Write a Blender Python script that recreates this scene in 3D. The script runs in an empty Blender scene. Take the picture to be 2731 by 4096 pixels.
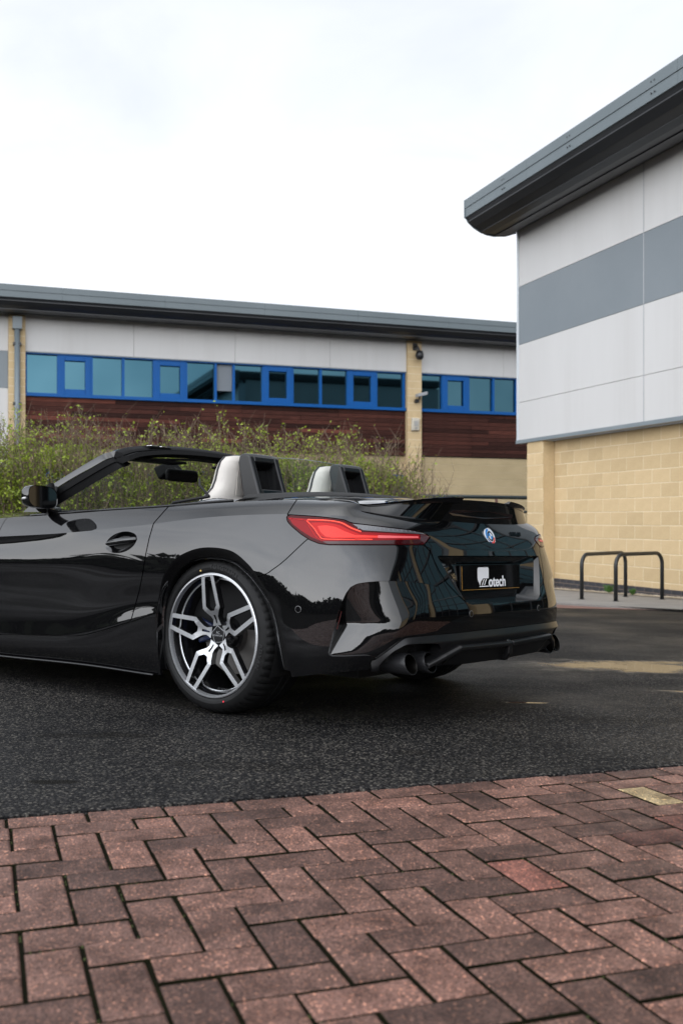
import bpy, bmesh, math, random
import numpy as np
from mathutils import Vector, Matrix
from mathutils.bvhtree import BVHTree

random.seed(7)
rng = np.random.default_rng(7)
scene = bpy.context.scene
COL = scene.collection
rad = math.radians

# ------------------------------------------------------------------ camera
CAM_H = 0.857
cam_d = bpy.data.cameras.new('camera')
cam = bpy.data.objects.new('camera', cam_d)
COL.objects.link(cam)
cam.location = (0, 0, CAM_H)
cam.rotation_euler = (rad(90), 0, 0)
cam_d.sensor_fit = 'HORIZONTAL'
cam_d.sensor_width = 24.0
cam_d.lens = 35.0
cam_d.shift_y = 33 / 2731
cam_d.clip_start = 0.05
cam_d.clip_end = 2000
cam_d.dof.use_dof = True
cam_d.dof.focus_distance = 4.35
cam_d.dof.aperture_fstop = 4.2
scene.camera = cam

# ------------------------------------------------------------------ sky and sun
SUN_EL, SUN_AZ = rad(24), rad(212)      # azimuth clockwise from +Y: behind and left of the viewer, hidden by cloud
SKY_LOW, SKY_HIGH = 12.2, 42.0
world = bpy.data.worlds.new('World')
scene.world = world
world.use_nodes = True
wt = world.node_tree
wn, wl = wt.nodes, wt.links
wn.clear()
w_out = wn.new('ShaderNodeOutputWorld')
w_bg = wn.new('ShaderNodeBackground')
w_bg.inputs['Strength'].default_value = 0.1
w_sky = wn.new('ShaderNodeTexSky')
w_sky.sky_type = 'NISHITA'
w_sky.sun_disc = False
w_sky.sun_elevation = SUN_EL
w_sky.sun_rotation = SUN_AZ
w_tc = wn.new('ShaderNodeTexCoord')
w_sep = wn.new('ShaderNodeSeparateXYZ')
w_map = wn.new('ShaderNodeMapping')
w_map.inputs['Scale'].default_value = (1.0, 1.0, 2.6)
w_noise = wn.new('ShaderNodeTexNoise')
w_noise.inputs['Scale'].default_value = 2.3
w_noise.inputs['Detail'].default_value = 6
w_noise.inputs['Roughness'].default_value = 0.55
w_noise.inputs['Distortion'].default_value = 0.4
w_ramp = wn.new('ShaderNodeValToRGB')
w_ramp.color_ramp.elements[0].position = 0.32
w_ramp.color_ramp.elements[0].color = (.79, .82, .865, 1)
w_ramp.color_ramp.elements[1].position = 0.60
w_ramp.color_ramp.elements[1].color = (1.0, 1.01, 1.03, 1)
# overcast brightness: the cloud glows round the hidden sun and is brighter overhead than at the far horizon
w_dot = wn.new('ShaderNodeVectorMath'); w_dot.operation = 'DOT_PRODUCT'
w_dot.inputs[1].default_value = (math.sin(SUN_AZ) * math.cos(SUN_EL), math.cos(SUN_AZ) * math.cos(SUN_EL), math.sin(SUN_EL))
w_glow = wn.new('ShaderNodeMapRange'); w_glow.interpolation_type = 'SMOOTHSTEP'
w_glow.inputs['From Min'].default_value = 0.1; w_glow.inputs['From Max'].default_value = 1.0
w_glow.inputs['To Min'].default_value = SKY_LOW; w_glow.inputs['To Max'].default_value = SKY_HIGH
w_mul = wn.new('ShaderNodeVectorMath'); w_mul.operation = 'SCALE'
w_mix = wn.new('ShaderNodeMix')
w_mix.data_type = 'RGBA'
w_mix.inputs['Factor'].default_value = 0.94
wl.new(w_tc.outputs['Generated'], w_map.inputs['Vector'])
wl.new(w_map.outputs['Vector'], w_noise.inputs['Vector'])
wl.new(w_noise.outputs['Fac'], w_ramp.inputs['Fac'])
wl.new(w_tc.outputs['Generated'], w_dot.inputs[0])
wl.new(w_dot.outputs['Value'], w_glow.inputs['Value'])
w_zen = wn.new('ShaderNodeValToRGB')
for _e, (_p, _v) in zip([w_zen.color_ramp.elements[0], w_zen.color_ramp.elements[1], w_zen.color_ramp.elements.new(.2), w_zen.color_ramp.elements.new(.45), w_zen.color_ramp.elements.new(.7)],
                        [(0.0, 1.0), (1.0, .28), (.2, .86), (.45, .72), (.7, .44)]):
    _e.position = _p; _e.color = (_v * (1 - .07 * _p ** .8), _v * (1 - .015 * _p ** .8), _v * (1 + .08 * _p ** .8), 1)
w_m2 = wn.new('ShaderNodeVectorMath'); w_m2.operation = 'MULTIPLY'
wl.new(w_tc.outputs['Generated'], w_sep.inputs[0]); wl.new(w_sep.outputs['Z'], w_zen.inputs['Fac'])
wl.new(w_ramp.outputs['Color'], w_m2.inputs[0]); wl.new(w_zen.outputs['Color'], w_m2.inputs[1])
wl.new(w_m2.outputs[0], w_mul.inputs[0]); wl.new(w_glow.outputs['Result'], w_mul.inputs['Scale'])
wl.new(w_sky.outputs['Color'], w_mix.inputs['A'])
wl.new(w_mul.outputs['Vector'], w_mix.inputs['B'])
wl.new(w_mix.outputs['Result'], w_bg.inputs['Color'])
wl.new(w_bg.outputs['Background'], w_out.inputs['Surface'])

sun_d = bpy.data.lights.new('sun', 'SUN')
sun_d.energy = 0.5
sun_d.angle = rad(165)
sun_d.color = (1.0, 0.96, 0.90)
sun = bpy.data.objects.new('sun', sun_d)
COL.objects.link(sun)
sd = Vector((math.sin(SUN_AZ) * math.cos(SUN_EL), math.cos(SUN_AZ) * math.cos(SUN_EL), math.sin(SUN_EL)))
sun.rotation_euler = sd.to_track_quat('Z', 'Y').to_euler()

scene.view_settings.view_transform = 'Standard'
scene.view_settings.look = 'None'
scene.view_settings.gamma = 1.0
scene.view_settings.use_curve_mapping = False
scene.view_settings.exposure = 0.30
scene.cycles.max_bounces = 8
scene.cycles.transparent_max_bounces = 24
scene.cycles.use_denoising = True

# ------------------------------------------------------------------ helpers
def obj_from(name, me, mat=None, parent=None, smooth=False):
    o = bpy.data.objects.new(name, me)
    COL.objects.link(o)
    if mat is not None:
        me.materials.append(mat)
    if parent is not None:
        o.parent = parent
    if smooth:
        for p in me.polygons:
            p.use_smooth = True
    return o

def mesh_pd(name, verts, faces):
    me = bpy.data.meshes.new(name)
    me.from_pydata([tuple(map(float, v)) for v in verts], [], [tuple(int(i) for i in f) for f in faces])
    me.update()
    return me

class MB:
    """collects simple solids into one mesh"""
    def __init__(self):
        self.v = []
        self.f = []
    def add(self, vs, fs):
        b = len(self.v)
        self.v += [tuple(map(float, p)) for p in vs]
        self.f += [tuple(i + b for i in f) for f in fs]
        return self
    def box(self, lo, hi, M=None):
        x0, y0, z0 = lo
        x1, y1, z1 = hi
        vs = [(x0, y0, z0), (x1, y0, z0), (x1, y1, z0), (x0, y1, z0), (x0, y0, z1), (x1, y0, z1), (x1, y1, z1), (x0, y1, z1)]
        if M is not None:
            vs = [M @ Vector(p) for p in vs]
        return self.add(vs, [(0, 3, 2, 1), (4, 5, 6, 7), (0, 1, 5, 4), (1, 2, 6, 5), (2, 3, 7, 6), (3, 0, 4, 7)])
    def prism(self, poly, a, b):
        """polygon of 3D-mapped points: poly list of Vector at start, offset vector"""
        n = len(poly)
        off = Vector(b)
        p0 = [Vector(p) + Vector(a) for p in poly]
        p1 = [p + off for p in p0]
        return self.add(p0 + p1, [tuple(range(n))[::-1], tuple(range(n, 2 * n))] + [(i, (i + 1) % n, n + (i + 1) % n, n + i) for i in range(n)])
    def tube(self, pts, r, seg=10, cap=True):
        pts = [Vector(p) for p in pts]
        rr = r if isinstance(r, (list, tuple)) else [r] * len(pts)
        b = len(self.v)
        T = [(pts[min(i + 1, len(pts) - 1)] - pts[max(i - 1, 0)]).normalized() for i in range(len(pts))]
        up = Vector((0, 0, 1)) if abs(T[0].z) < 0.9 else Vector((1, 0, 0))
        n = T[0].cross(up).normalized()
        for i, p in enumerate(pts):
            n = (n - T[i] * n.dot(T[i])).normalized()
            m = T[i].cross(n)
            for k in range(seg):
                a = 2 * math.pi * k / seg
                self.v.append(tuple(p + (n * math.cos(a) + m * math.sin(a)) * rr[i]))
        for i in range(len(pts) - 1):
            for k in range(seg):
                k2 = (k + 1) % seg
                self.f.append((b + i * seg + k, b + i * seg + k2, b + (i + 1) * seg + k2, b + (i + 1) * seg + k))
        if cap:
            self.f.append(tuple(b + k for k in range(seg))[::-1])
            e = b + (len(pts) - 1) * seg
            self.f.append(tuple(e + k for k in range(seg)))
        return self
    def build(self, name, mat=None, parent=None, smooth=False, bevel=0, seg=2, autosmooth=None):
        me = mesh_pd(name, self.v, self.f)
        o = obj_from(name, me, mat, parent, smooth)
        if bevel:
            md = o.modifiers.new('bevel', 'BEVEL')
            md.width = bevel
            md.segments = seg
            md.limit_method = 'ANGLE'
            md.angle_limit = rad(35)
            md.harden_normals = False
        return o

def empty(name, loc=(0, 0, 0), rot=(0, 0, 0)):
    o = bpy.data.objects.new(name, None)
    o.empty_display_size = 0.2
    COL.objects.link(o)
    o.location = loc
    o.rotation_euler = rot
    return o

def tag(o, label=None, category=None, group=None, kind=None):
    if label: o['label'] = label
    if category: o['category'] = category
    if group: o['group'] = group
    if kind: o['kind'] = kind
    return o

def smooth_by_angle(o, ang=35):
    me = o.data
    bm = bmesh.new()
    bm.from_mesh(me)
    a = rad(ang)
    for f in bm.faces:
        f.smooth = True
    for e in bm.edges:
        e.smooth = not (len(e.link_faces) == 2 and e.calc_face_angle(0) > a)
    bm.to_mesh(me)
    bm.free()
    return o

def sdf_poly(P, poly):
    """signed distance (inside positive) of 2D points to a closed polygon"""
    poly = np.array(poly, float)
    P = np.asarray(P, float)
    best = np.full(len(P), 1e9)
    ins = np.zeros(len(P), bool)
    for a, b in zip(poly, np.roll(poly, -1, 0)):
        e = b - a
        t = np.clip(((P - a) @ e) / (e @ e + 1e-12), 0, 1)
        d = np.linalg.norm(P - a - t[:, None] * e, axis=1)
        best = np.minimum(best, d)
        c = ((a[1] > P[:, 1]) != (b[1] > P[:, 1]))
        with np.errstate(divide='ignore', invalid='ignore'):
            xi = (b[0] - a[0]) * (P[:, 1] - a[1]) / (b[1] - a[1]) + a[0]
        ins ^= c & (P[:, 0] < xi)
    return np.where(ins, best, -best)

def smooth_poly(pts, n=6):
    """open Catmull-Rom through 2D points"""
    P = np.array(pts, float)
    P = np.concatenate([[2 * P[0] - P[1]], P, [2 * P[-1] - P[-2]]])
    out = []
    for i in range(1, len(P) - 2):
        for t in np.linspace(0, 1, n, endpoint=False):
            a, b, c, d = P[i - 1:i + 3]
            out.append(.5 * ((2 * b) + (c - a) * t + (2 * a - 5 * b + 4 * c - d) * t * t + (3 * b - a - 3 * c + d) * t ** 3))
    out.append(P[-2])
    return [tuple(p) for p in out]


# ------------------------------------------------------------------ materials
def principled(name, base=(0.5, 0.5, 0.5), rough=0.5, metal=0.0, spec=0.5, coat=0.0, coat_rough=0.03, trans=0.0, ior=1.5, alpha=1.0, emis=None, emis_s=0.0):
    m = bpy.data.materials.new(name)
    m.use_nodes = True
    b = m.node_tree.nodes['Principled BSDF']
    b.inputs['Base Color'].default_value = (*base, 1)
    b.inputs['Roughness'].default_value = rough
    b.inputs['Metallic'].default_value = metal
    b.inputs['Specular IOR Level'].default_value = spec
    b.inputs['Coat Weight'].default_value = coat
    b.inputs['Coat Roughness'].default_value = coat_rough
    b.inputs['Transmission Weight'].default_value = trans
    b.inputs['IOR'].default_value = ior
    b.inputs['Alpha'].default_value = alpha
    if emis:
        b.inputs['Emission Color'].default_value = (*emis, 1)
        b.inputs['Emission Strength'].default_value = emis_s
    return m

def nodes_of(m):
    return m.node_tree.nodes, m.node_tree.links, m.node_tree.nodes['Principled BSDF']

def noise_node(m, scale, detail=4, rough=0.5, coord='Object', mapping=None):
    n, l, b = nodes_of(m)
    tc = n.new('ShaderNodeTexCoord')
    t = n.new('ShaderNodeTexNoise')
    t.inputs['Scale'].default_value = scale
    t.inputs['Detail'].default_value = detail
    t.inputs['Roughness'].default_value = rough
    src = tc.outputs[coord]
    if mapping:
        mp = n.new('ShaderNodeMapping')
        mp.inputs['Scale'].default_value = mapping
        l.new(src, mp.inputs['Vector'])
        src = mp.outputs['Vector']
    l.new(src, t.inputs['Vector'])
    return t

def ramp_node(m, fac, stops):
    n, l, b = nodes_of(m)
    r = n.new('ShaderNodeValToRGB')
    el = r.color_ramp.elements
    while len(el) < len(stops):
        el.new(0.5)
    for e, (p, c) in zip(el, stops):
        e.position = p
        e.color = (*c, 1) if len(c) == 3 else c
    l.new(fac, r.inputs['Fac'])
    return r

def bump_node(m, height, strength=0.3, dist=0.01):
    n, l, b = nodes_of(m)
    bp = n.new('ShaderNodeBump')
    bp.inputs['Strength'].default_value = strength
    bp.inputs['Distance'].default_value = dist
    l.new(height, bp.inputs['Height'])
    l.new(bp.outputs['Normal'], b.inputs['Normal'])
    return bp

def mix_rgb(m, fac, a, b_, blend='MIX'):
    n, l, b = nodes_of(m)
    x = n.new('ShaderNodeMix')
    x.data_type = 'RGBA'
    x.blend_type = blend
    for key, val in (('Factor', fac), ('A', a), ('B', b_)):
        if hasattr(val, 'is_linked'):
            l.new(val, x.inputs[key])
        elif key == 'Factor':
            x.inputs[key].default_value = val
        else:
            x.inputs[key].default_value = (*val, 1)
    return x.outputs['Result']

def mottled(name, c0, c1, scale=3.0, rough=0.6, bump=0.0, bscale=60, mapping=None, **kw):
    m = principled(name, c0, rough, **kw)
    n, l, b = nodes_of(m)
    t = noise_node(m, scale, 6, 0.6, mapping=mapping)
    r = ramp_node(m, t.outputs['Fac'], [(0.3, c0), (0.7, c1)])
    l.new(r.outputs['Color'], b.inputs['Base Color'])
    if bump:
        t2 = noise_node(m, bscale, 4, 0.6)
        bump_node(m, t2.outputs['Fac'], bump, 0.004)
    return m

# ================================================================== GROUND
_Rn = np.array([0.0, 0.0, 1.0])
def _car_normal():
    cyw, syw = math.cos(rad(37.844)), math.sin(rad(37.844))
    A = np.array([[-cyw, -syw, 0], [syw, -cyw, 0], [0, 0, 1]])
    p, r = rad(-0.607), rad(1.675)
    P = np.array([[math.cos(p), 0, -math.sin(p)], [0, 1, 0], [math.sin(p), 0, math.cos(p)]])
    Q = np.array([[1, 0, 0], [0, math.cos(r), -math.sin(r)], [0, math.sin(r), math.cos(r)]])
    return (A @ P @ Q)[:, 2]
GN = _car_normal()                                     # the yard falls gently to the right and away
def gz(x, y):
    return -(GN[0] * (x + .0256) + GN[1] * (y - 4.9459)) / GN[2]
ALPHA = rad(19.66)
EX = Vector((math.cos(ALPHA), math.sin(ALPHA), 0))     # along the paving edge and the far building
EY = Vector((-math.sin(ALPHA), math.cos(ALPHA), 0))
def uv(u, v, z=None):
    p = EX * u + EY * v
    return Vector((p.x, p.y, gz(p.x, p.y) if z is None else z))
def uvg(u, v, dz=0.0):
    p = EX * u + EY * v
    return Vector((p.x, p.y, gz(p.x, p.y) + dz))
V_EDGE = 2.747

def asphalt_material():
    m = principled('wet_asphalt', (.03, .03, .031), .5, spec=.22)
    n, l, b = nodes_of(m)
    tc = n.new('ShaderNodeTexCoord')
    vor = n.new('ShaderNodeTexVoronoi'); vor.inputs['Scale'].default_value = 118
    vor.inputs['Randomness'].default_value = 1.0
    l.new(tc.outputs['Object'], vor.inputs['Vector'])
    chips = ramp_node(m, vor.outputs['Distance'], [(.0, (1, 1, 1)), (.55, (.35, .35, .35)), (.8, (0, 0, 0))])
    # stone colour differs from chip to chip
    wn_ = n.new('ShaderNodeTexWhiteNoise'); wn_.noise_dimensions = '3D'
    l.new(vor.outputs['Position'], wn_.inputs['Vector'])
    stone = ramp_node(m, wn_.outputs['Value'], [(.0, (.010, .010, .011)), (.42, (.030, .030, .031)), (.76, (.080, .076, .072)), (.95, (.20, .185, .16))])
    big = noise_node(m, .55, 5, .6)
    tone = ramp_node(m, big.outputs['Fac'], [(.3, (.42, .43, .45)), (.7, (1.18, 1.15, 1.12))])
    c1 = mix_rgb(m, chips.outputs['Color'], (.008, .008, .0085), stone.outputs['Color'])
    c2 = mix_rgb(m, 1.0, c1, tone.outputs['Color'], 'MULTIPLY')
    # standing water: named pools plus damp patches
    wet = noise_node(m, .9, 4, .55)
    wr = ramp_node(m, wet.outputs['Fac'], [(.38, (.66, .66, .66)), (.64, (.38, .38, .38))])
    sep = n.new('ShaderNodeSeparateXYZ')
    warp = noise_node(m, 3.2, 4, .6)
    wsub = n.new('ShaderNodeVectorMath'); wsub.operation = 'SUBTRACT'; wsub.inputs[1].default_value = (.5, .5, .5)
    l.new(warp.outputs['Color'], wsub.inputs[0])
    mask = None
    for cx, cy, rx, ry, wv in POOLS:
        ws_ = n.new('ShaderNodeVectorMath'); ws_.operation = 'SCALE'; ws_.inputs['Scale'].default_value = wv
        l.new(wsub.outputs[0], ws_.inputs[0])
        ad = n.new('ShaderNodeVectorMath'); ad.operation = 'ADD'; l.new(tc.outputs['Object'], ad.inputs[0]); l.new(ws_.outputs[0], ad.inputs[1])
        sb = n.new('ShaderNodeVectorMath'); sb.operation = 'SUBTRACT'; sb.inputs[1].default_value = (cx, cy, 0); l.new(ad.outputs[0], sb.inputs[0])
        sc_ = n.new('ShaderNodeVectorMath'); sc_.operation = 'MULTIPLY'; sc_.inputs[1].default_value = (1 / rx, 1 / ry, 0); l.new(sb.outputs[0], sc_.inputs[0])
        ln = n.new('ShaderNodeVectorMath'); ln.operation = 'LENGTH'; l.new(sc_.outputs[0], ln.inputs[0])
        mr = n.new('ShaderNodeMapRange'); mr.inputs['From Min'].default_value = 1.05 if rx < .15 else 1.35; mr.inputs['From Max'].default_value = .85 if rx < .15 else .35; mr.interpolation_type = 'SMOOTHSTEP'; l.new(ln.outputs['Value'], mr.inputs['Value'])
        if mask is None: mask = mr.outputs[0]
        else:
            mm = n.new('ShaderNodeMath'); mm.operation = 'MAXIMUM'; l.new(mask, mm.inputs[0]); l.new(mr.outputs[0], mm.inputs[1]); mask = mm.outputs[0]
    c3 = mix_rgb(m, mask, c2, (.012, .010, .008))
    # dark stains, the first one painting a puddle's dark reflection into the colour
    for cx, cy, rx, ry, wv, amt in STAINS_AND_REFLECTION:
        ws_ = n.new('ShaderNodeVectorMath'); ws_.operation = 'SCALE'; ws_.inputs['Scale'].default_value = wv
        l.new(wsub.outputs[0], ws_.inputs[0])
        ad = n.new('ShaderNodeVectorMath'); ad.operation = 'ADD'; l.new(tc.outputs['Object'], ad.inputs[0]); l.new(ws_.outputs[0], ad.inputs[1])
        sb = n.new('ShaderNodeVectorMath'); sb.operation = 'SUBTRACT'; sb.inputs[1].default_value = (cx, cy, 0); l.new(ad.outputs[0], sb.inputs[0])
        sc_ = n.new('ShaderNodeVectorMath'); sc_.operation = 'MULTIPLY'; sc_.inputs[1].default_value = (1 / rx, 1 / ry, 0); l.new(sb.outputs[0], sc_.inputs[0])
        ln = n.new('ShaderNodeVectorMath'); ln.operation = 'LENGTH'; l.new(sc_.outputs[0], ln.inputs[0])
        mr = n.new('ShaderNodeMapRange'); mr.inputs['From Min'].default_value = 1.1; mr.inputs['From Max'].default_value = .8; mr.inputs['To Max'].default_value = amt; l.new(ln.outputs['Value'], mr.inputs['Value'])
        c3 = mix_rgb(m, mr.outputs[0], c3, (.004, .0032, .0022))
    l.new(c3, b.inputs['Base Color'])
    r2 = mix_rgb(m, mask, wr.outputs['Color'], (.05, .05, .05))
    l.new(r2, b.inputs['Roughness'])
    sp = n.new('ShaderNodeMapRange'); sp.inputs['To Min'].default_value = .05; sp.inputs['To Max'].default_value = .22
    l.new(mask, sp.inputs['Value']); l.new(sp.outputs[0], b.inputs['Specular IOR Level'])
    # relief of the chips, drowned where water stands
    inv = n.new('ShaderNodeMath'); inv.operation = 'SUBTRACT'; inv.inputs[0].default_value = 1.0; l.new(mask, inv.inputs[1])
    hgt = n.new('ShaderNodeMath'); hgt.operation = 'MULTIPLY'; l.new(chips.outputs['Color'], hgt.inputs[0]); l.new(inv.outputs[0], hgt.inputs[1])
    bump_node(m, hgt.outputs[0], .55, .004)
    return m
STAINS_AND_REFLECTION = [(-.87, 3.01, .085, .030, .05, .95), (-.95, 3.75, .22, .05, .3, .45), (.25, 3.5, .06, .05, .1, .35), (-.35, 3.3, .3, .1, .5, .25), (1.3, 4.2, .5, .12, .6, .3)]
POOLS = [(1.75, 6.2, .52, .36, 1.0), (.87, 4.68, .10, .026, .06), (1.85, 5.12, .26, .07, .35)]
ASPHALT = asphalt_material()
# one sheet of tarmac to the horizon, from the paving edge outward
mb = MB()
far = 260.0
us = [-far, -30, -8, -2, 1, 4, 8, 16, 40, far]; vs = [V_EDGE, 5, 8, 12, 18, 26, 40, 90, far]
V = [uvg(u, v) for v in vs for u in us]
F = [(r * len(us) + c, r * len(us) + c + 1, (r + 1) * len(us) + c + 1, (r + 1) * len(us) + c) for r in range(len(vs) - 1) for c in range(len(us) - 1)]
tarmac = obj_from('tarmac_road', mesh_pd('tarmac_road', V, F), ASPHALT)
tag(tarmac, 'dark wet tarmac of the yard under the car', None, None, 'structure')
# bed of the block paving: dark earth and moss in the joints
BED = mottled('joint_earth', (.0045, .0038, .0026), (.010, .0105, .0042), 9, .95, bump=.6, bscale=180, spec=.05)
mb = MB()
V = [uvg(u, v, -.0075) for v in (-far, -4, 0, 2, V_EDGE + .25) for u in (-far, -4, 0, 3, 8, far)]
F = [(r * 6 + c, r * 6 + c + 1, (r + 1) * 6 + c + 1, (r + 1) * 6 + c) for r in range(4) for c in range(5)]
paving = obj_from('block_paving', mesh_pd('block_paving', V, F), BED)
tag(paving, 'red herringbone block paving in the foreground with mossy joints', None, None, 'structure')

def brick_mat(name, c0, c1, c2):
    m = principled(name, c0, .55, spec=.28)
    n, l, b = nodes_of(m)
    oi = n.new('ShaderNodeObjectInfo')
    tc = n.new('ShaderNodeTexCoord')
    off = n.new('ShaderNodeVectorMath'); off.operation = 'MULTIPLY_ADD'
    cmb = n.new('ShaderNodeCombineXYZ')
    l.new(oi.outputs['Random'], cmb.inputs['X']); l.new(oi.outputs['Random'], cmb.inputs['Y'])
    l.new(cmb.outputs[0], off.inputs[0]); off.inputs[1].default_value = (37, 53, 11); l.new(tc.outputs['Object'], off.inputs[2])
    def noi(sc, det):
        t = n.new('ShaderNodeTexNoise'); t.inputs['Scale'].default_value = sc; t.inputs['Detail'].default_value = det; t.inputs['Roughness'].default_value = .62
        l.new(off.outputs[0], t.inputs['Vector']); return t
    g1 = noi(170, 5); g2 = noi(9, 4)
    vor = n.new('ShaderNodeTexVoronoi'); vor.inputs['Scale'].default_value = 240; l.new(off.outputs[0], vor.inputs['Vector'])
    wn_ = n.new('ShaderNodeTexWhiteNoise'); l.new(vor.outputs['Position'], wn_.inputs['Vector'])
    base = ramp_node(m, g1.outputs['Fac'], [(.25, c0), (.5, c1), (.75, c2)])
    spark = ramp_node(m, wn_.outputs['Value'], [(.0, (.42, .42, .42)), (.5, (.9, .9, .9)), (.88, (1.1, 1.1, 1.1)), (.955, (1.9, 1.8, 1.65)), (1, (3.2, 2.9, 2.5))])
    c = mix_rgb(m, 1.0, base.outputs['Color'], spark.outputs['Color'], 'MULTIPLY')
    dirt = ramp_node(m, g2.outputs['Fac'], [(.30, (.34, .31, .29)), (.62, (1.0, 1.0, 1.0))])
    c = mix_rgb(m, 1.0, c, dirt.outputs['Color'], 'MULTIPLY')
    tone = ramp_node(m, oi.outputs['Random'], [(0, (.46, .45, .45)), (.3, (.80, .77, .76)), (.7, (1.06, 1.02, 1.0)), (1, (1.32, 1.22, 1.18))])
    c = mix_rgb(m, 1.0, c, tone.outputs['Color'], 'MULTIPLY')
    l.new(c, b.inputs['Base Color'])
    rr = ramp_node(m, g2.outputs['Fac'], [(.35, (.62, .62, .62)), (.65, (.36, .36, .36))])
    l.new(rr.outputs['Color'], b.inputs['Roughness'])
    ad = n.new('ShaderNodeMath'); ad.operation = 'ADD'; l.new(g1.outputs['Fac'], ad.inputs[0]); l.new(vor.outputs['Distance'], ad.inputs[1])
    bump_node(m, ad.outputs[0], .55, .004)
    return m
BRICK = brick_mat('red_paver', (.082, .042, .032), (.195, .106, .083), (.33, .200, .162))
BRICK_NEW = brick_mat('fresh_red_paver', (.14, .055, .042), (.20, .085, .066), (.27, .13, .10))
BRICK_BUFF = brick_mat('buff_paver', (.20, .16, .085), (.31, .25, .14), (.42, .35, .21))
PITCH = .1015
def paver_mesh(name, lx, ly, mat, seed):
    r_ = random.Random(seed)
    h, c = .06, .0070
    j = lambda: r_.uniform(-.0010, .0010)
    x0, x1, y0, y1 = -lx / 2, lx / 2, -ly / 2, ly / 2
    V = [(x0 + j(), y0 + j(), -h), (x1 + j(), y0 + j(), -h), (x1 + j(), y1 + j(), -h), (x0 + j(), y1 + j(), -h)]
    lo = [(x0 + j(), y0 + j(), -c), (x1 + j(), y0 + j(), -c), (x1 + j(), y1 + j(), -c), (x0 + j(), y1 + j(), -c)]
    mid = [(x * (1 - .35 * c / abs(x)), y * (1 - .35 * c / abs(y)), -c * .35 + j() * .4) for x, y, z in lo]
    top = [(x * (1 - c / abs(x)), y * (1 - c / abs(y)), j() * .8) for x, y, z in lo]
    V += lo + mid + top
    F = [(3, 2, 1, 0)]
    for r in range(3):
        for k in range(4):
            F.append((r * 4 + k, r * 4 + (k + 1) % 4, (r + 1) * 4 + (k + 1) % 4, (r + 1) * 4 + k))
    F.append((12, 13, 14, 15))
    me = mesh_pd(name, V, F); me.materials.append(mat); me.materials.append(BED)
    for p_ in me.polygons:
        p_.material_index = 1 if p_.index <= 8 else 0        # joint soil on sides and lower arris; its dark colour also paints joint shade
    return me
LONG, SHORT = .1985, .0985
meshes = {('h', k): paver_mesh('paver', LONG, SHORT, BRICK, k) for k in range(4)}
meshes.update({('v', k): paver_mesh('paver', SHORT, LONG, BRICK, 10 + k) for k in range(4)})
meshes.update({('c', k): paver_mesh('paver', SHORT, SHORT, BRICK, 20 + k) for k in range(2)})
slope_q = Vector((0, 0, 1)).rotation_difference(Vector(GN))
rotz = Matrix.Rotation(ALPHA, 4, 'Z')
def in_view(p, margin=.10):
    if p.y < .9: return False
    x = p.x / p.y * 1.4583; yb = (p.z - CAM_H) / p.y * 1.4583
    return abs(x) < .5 + margin and yb > -.76 - margin * 1.5
cells = []
U0 = .161
rows_n = 48
for b_ in range(-1, -rows_n, -1):                        # rows counted from the edge toward the viewer (row -1 is the straight border course)
    for a_ in range(-40, 60):
        u = U0 + (a_) * PITCH; v = V_EDGE + b_ * PITCH
        if b_ == -1:
            continue
        k = (a_ + b_ + 10) % 4
        if k == 0: cells.append((u + PITCH, v + PITCH / 2, 'h'))
        elif k == 2:
            if b_ + 1 <= -2: cells.append((u + PITCH / 2, v + PITCH, 'v'))
            else: cells.append((u + PITCH / 2, v + PITCH / 2, 'c'))
for i in range(-20, 30):
    cells.append((.050 + .203 * i + .1015, V_EDGE - PITCH / 2, 'h'))
rest = MB()
singles = []
n_single = 0
cells = [(c, uvg(c[0], c[1])) for c in cells]
cells.sort(key=lambda q: (q[1] - Vector((0, .9, 0))).length)
for (u, v, t), p in cells:
    dz = random.uniform(-.0022, .0014)
    M = Matrix.Translation((p.x, p.y, p.z + dz)) @ slope_q.to_matrix().to_4x4() @ rotz @ Matrix.Rotation(random.gauss(0, .006), 4, 'Z') @ Matrix.Rotation(random.gauss(0, .007), 4, 'X') @ Matrix.Rotation(random.gauss(0, .005), 4, 'Y')
    me = meshes[(t, random.randrange(4 if t != 'c' else 2))]
    if in_view(p) and n_single < 295:
        o = bpy.data.objects.new('paver', me); COL.objects.link(o)
        o.parent = paving
        o.matrix_local = M
        n_single += 1
        singles.append((o, p))
    elif abs(u) < 5 and v > -2:
        rest.add([M @ v_.co for v_ in me.vertices], [tuple(pp.vertices) for pp in me.polygons])
for tx, ty, mt in ((.86, 2.88, BRICK_BUFF), (.35, 2.19, BRICK_NEW), (.88, 2.66, BRICK_NEW), (.84, 2.48, BRICK_NEW)):
    o = min(singles, key=lambda q: (q[1].x - tx) ** 2 + (q[1].y - ty) ** 2)[0]
    o.data = o.data.copy(); o.data.materials[0] = mt
mi = [f for f in range(0)]
ro = rest.build('outlying_pavers', BRICK, paving)
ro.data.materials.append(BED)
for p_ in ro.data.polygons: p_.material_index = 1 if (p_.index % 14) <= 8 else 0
ro['kind'] = 'stuff'
# ragged lip of tar over the paving edge
er_ = random.Random(21)
V, F = [], []
us_ = np.arange(-3.2, 4.6, .012)
for i, u in enumerate(us_):
    w = .004 * math.sin(u * 9.1) + .003 * math.sin(u * 31) + er_.gauss(0, .0035)
    for vv, dz in ((V_EDGE - .004 + w, -.006), (V_EDGE - .001 + w, .0035), (V_EDGE + .03, .0045 + er_.uniform(0, .002)), (V_EDGE + .09, .0008)):
        V.append(uvg(u + er_.uniform(-.003, .003), vv, dz))
for i in range(len(us_) - 1):
    for k in range(3):
        F.append((i * 4 + k, (i + 1) * 4 + k, (i + 1) * 4 + k + 1, i * 4 + k + 1))
o = obj_from('tar_edge', mesh_pd('tar_edge', V, F), ASPHALT, tarmac)
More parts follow.
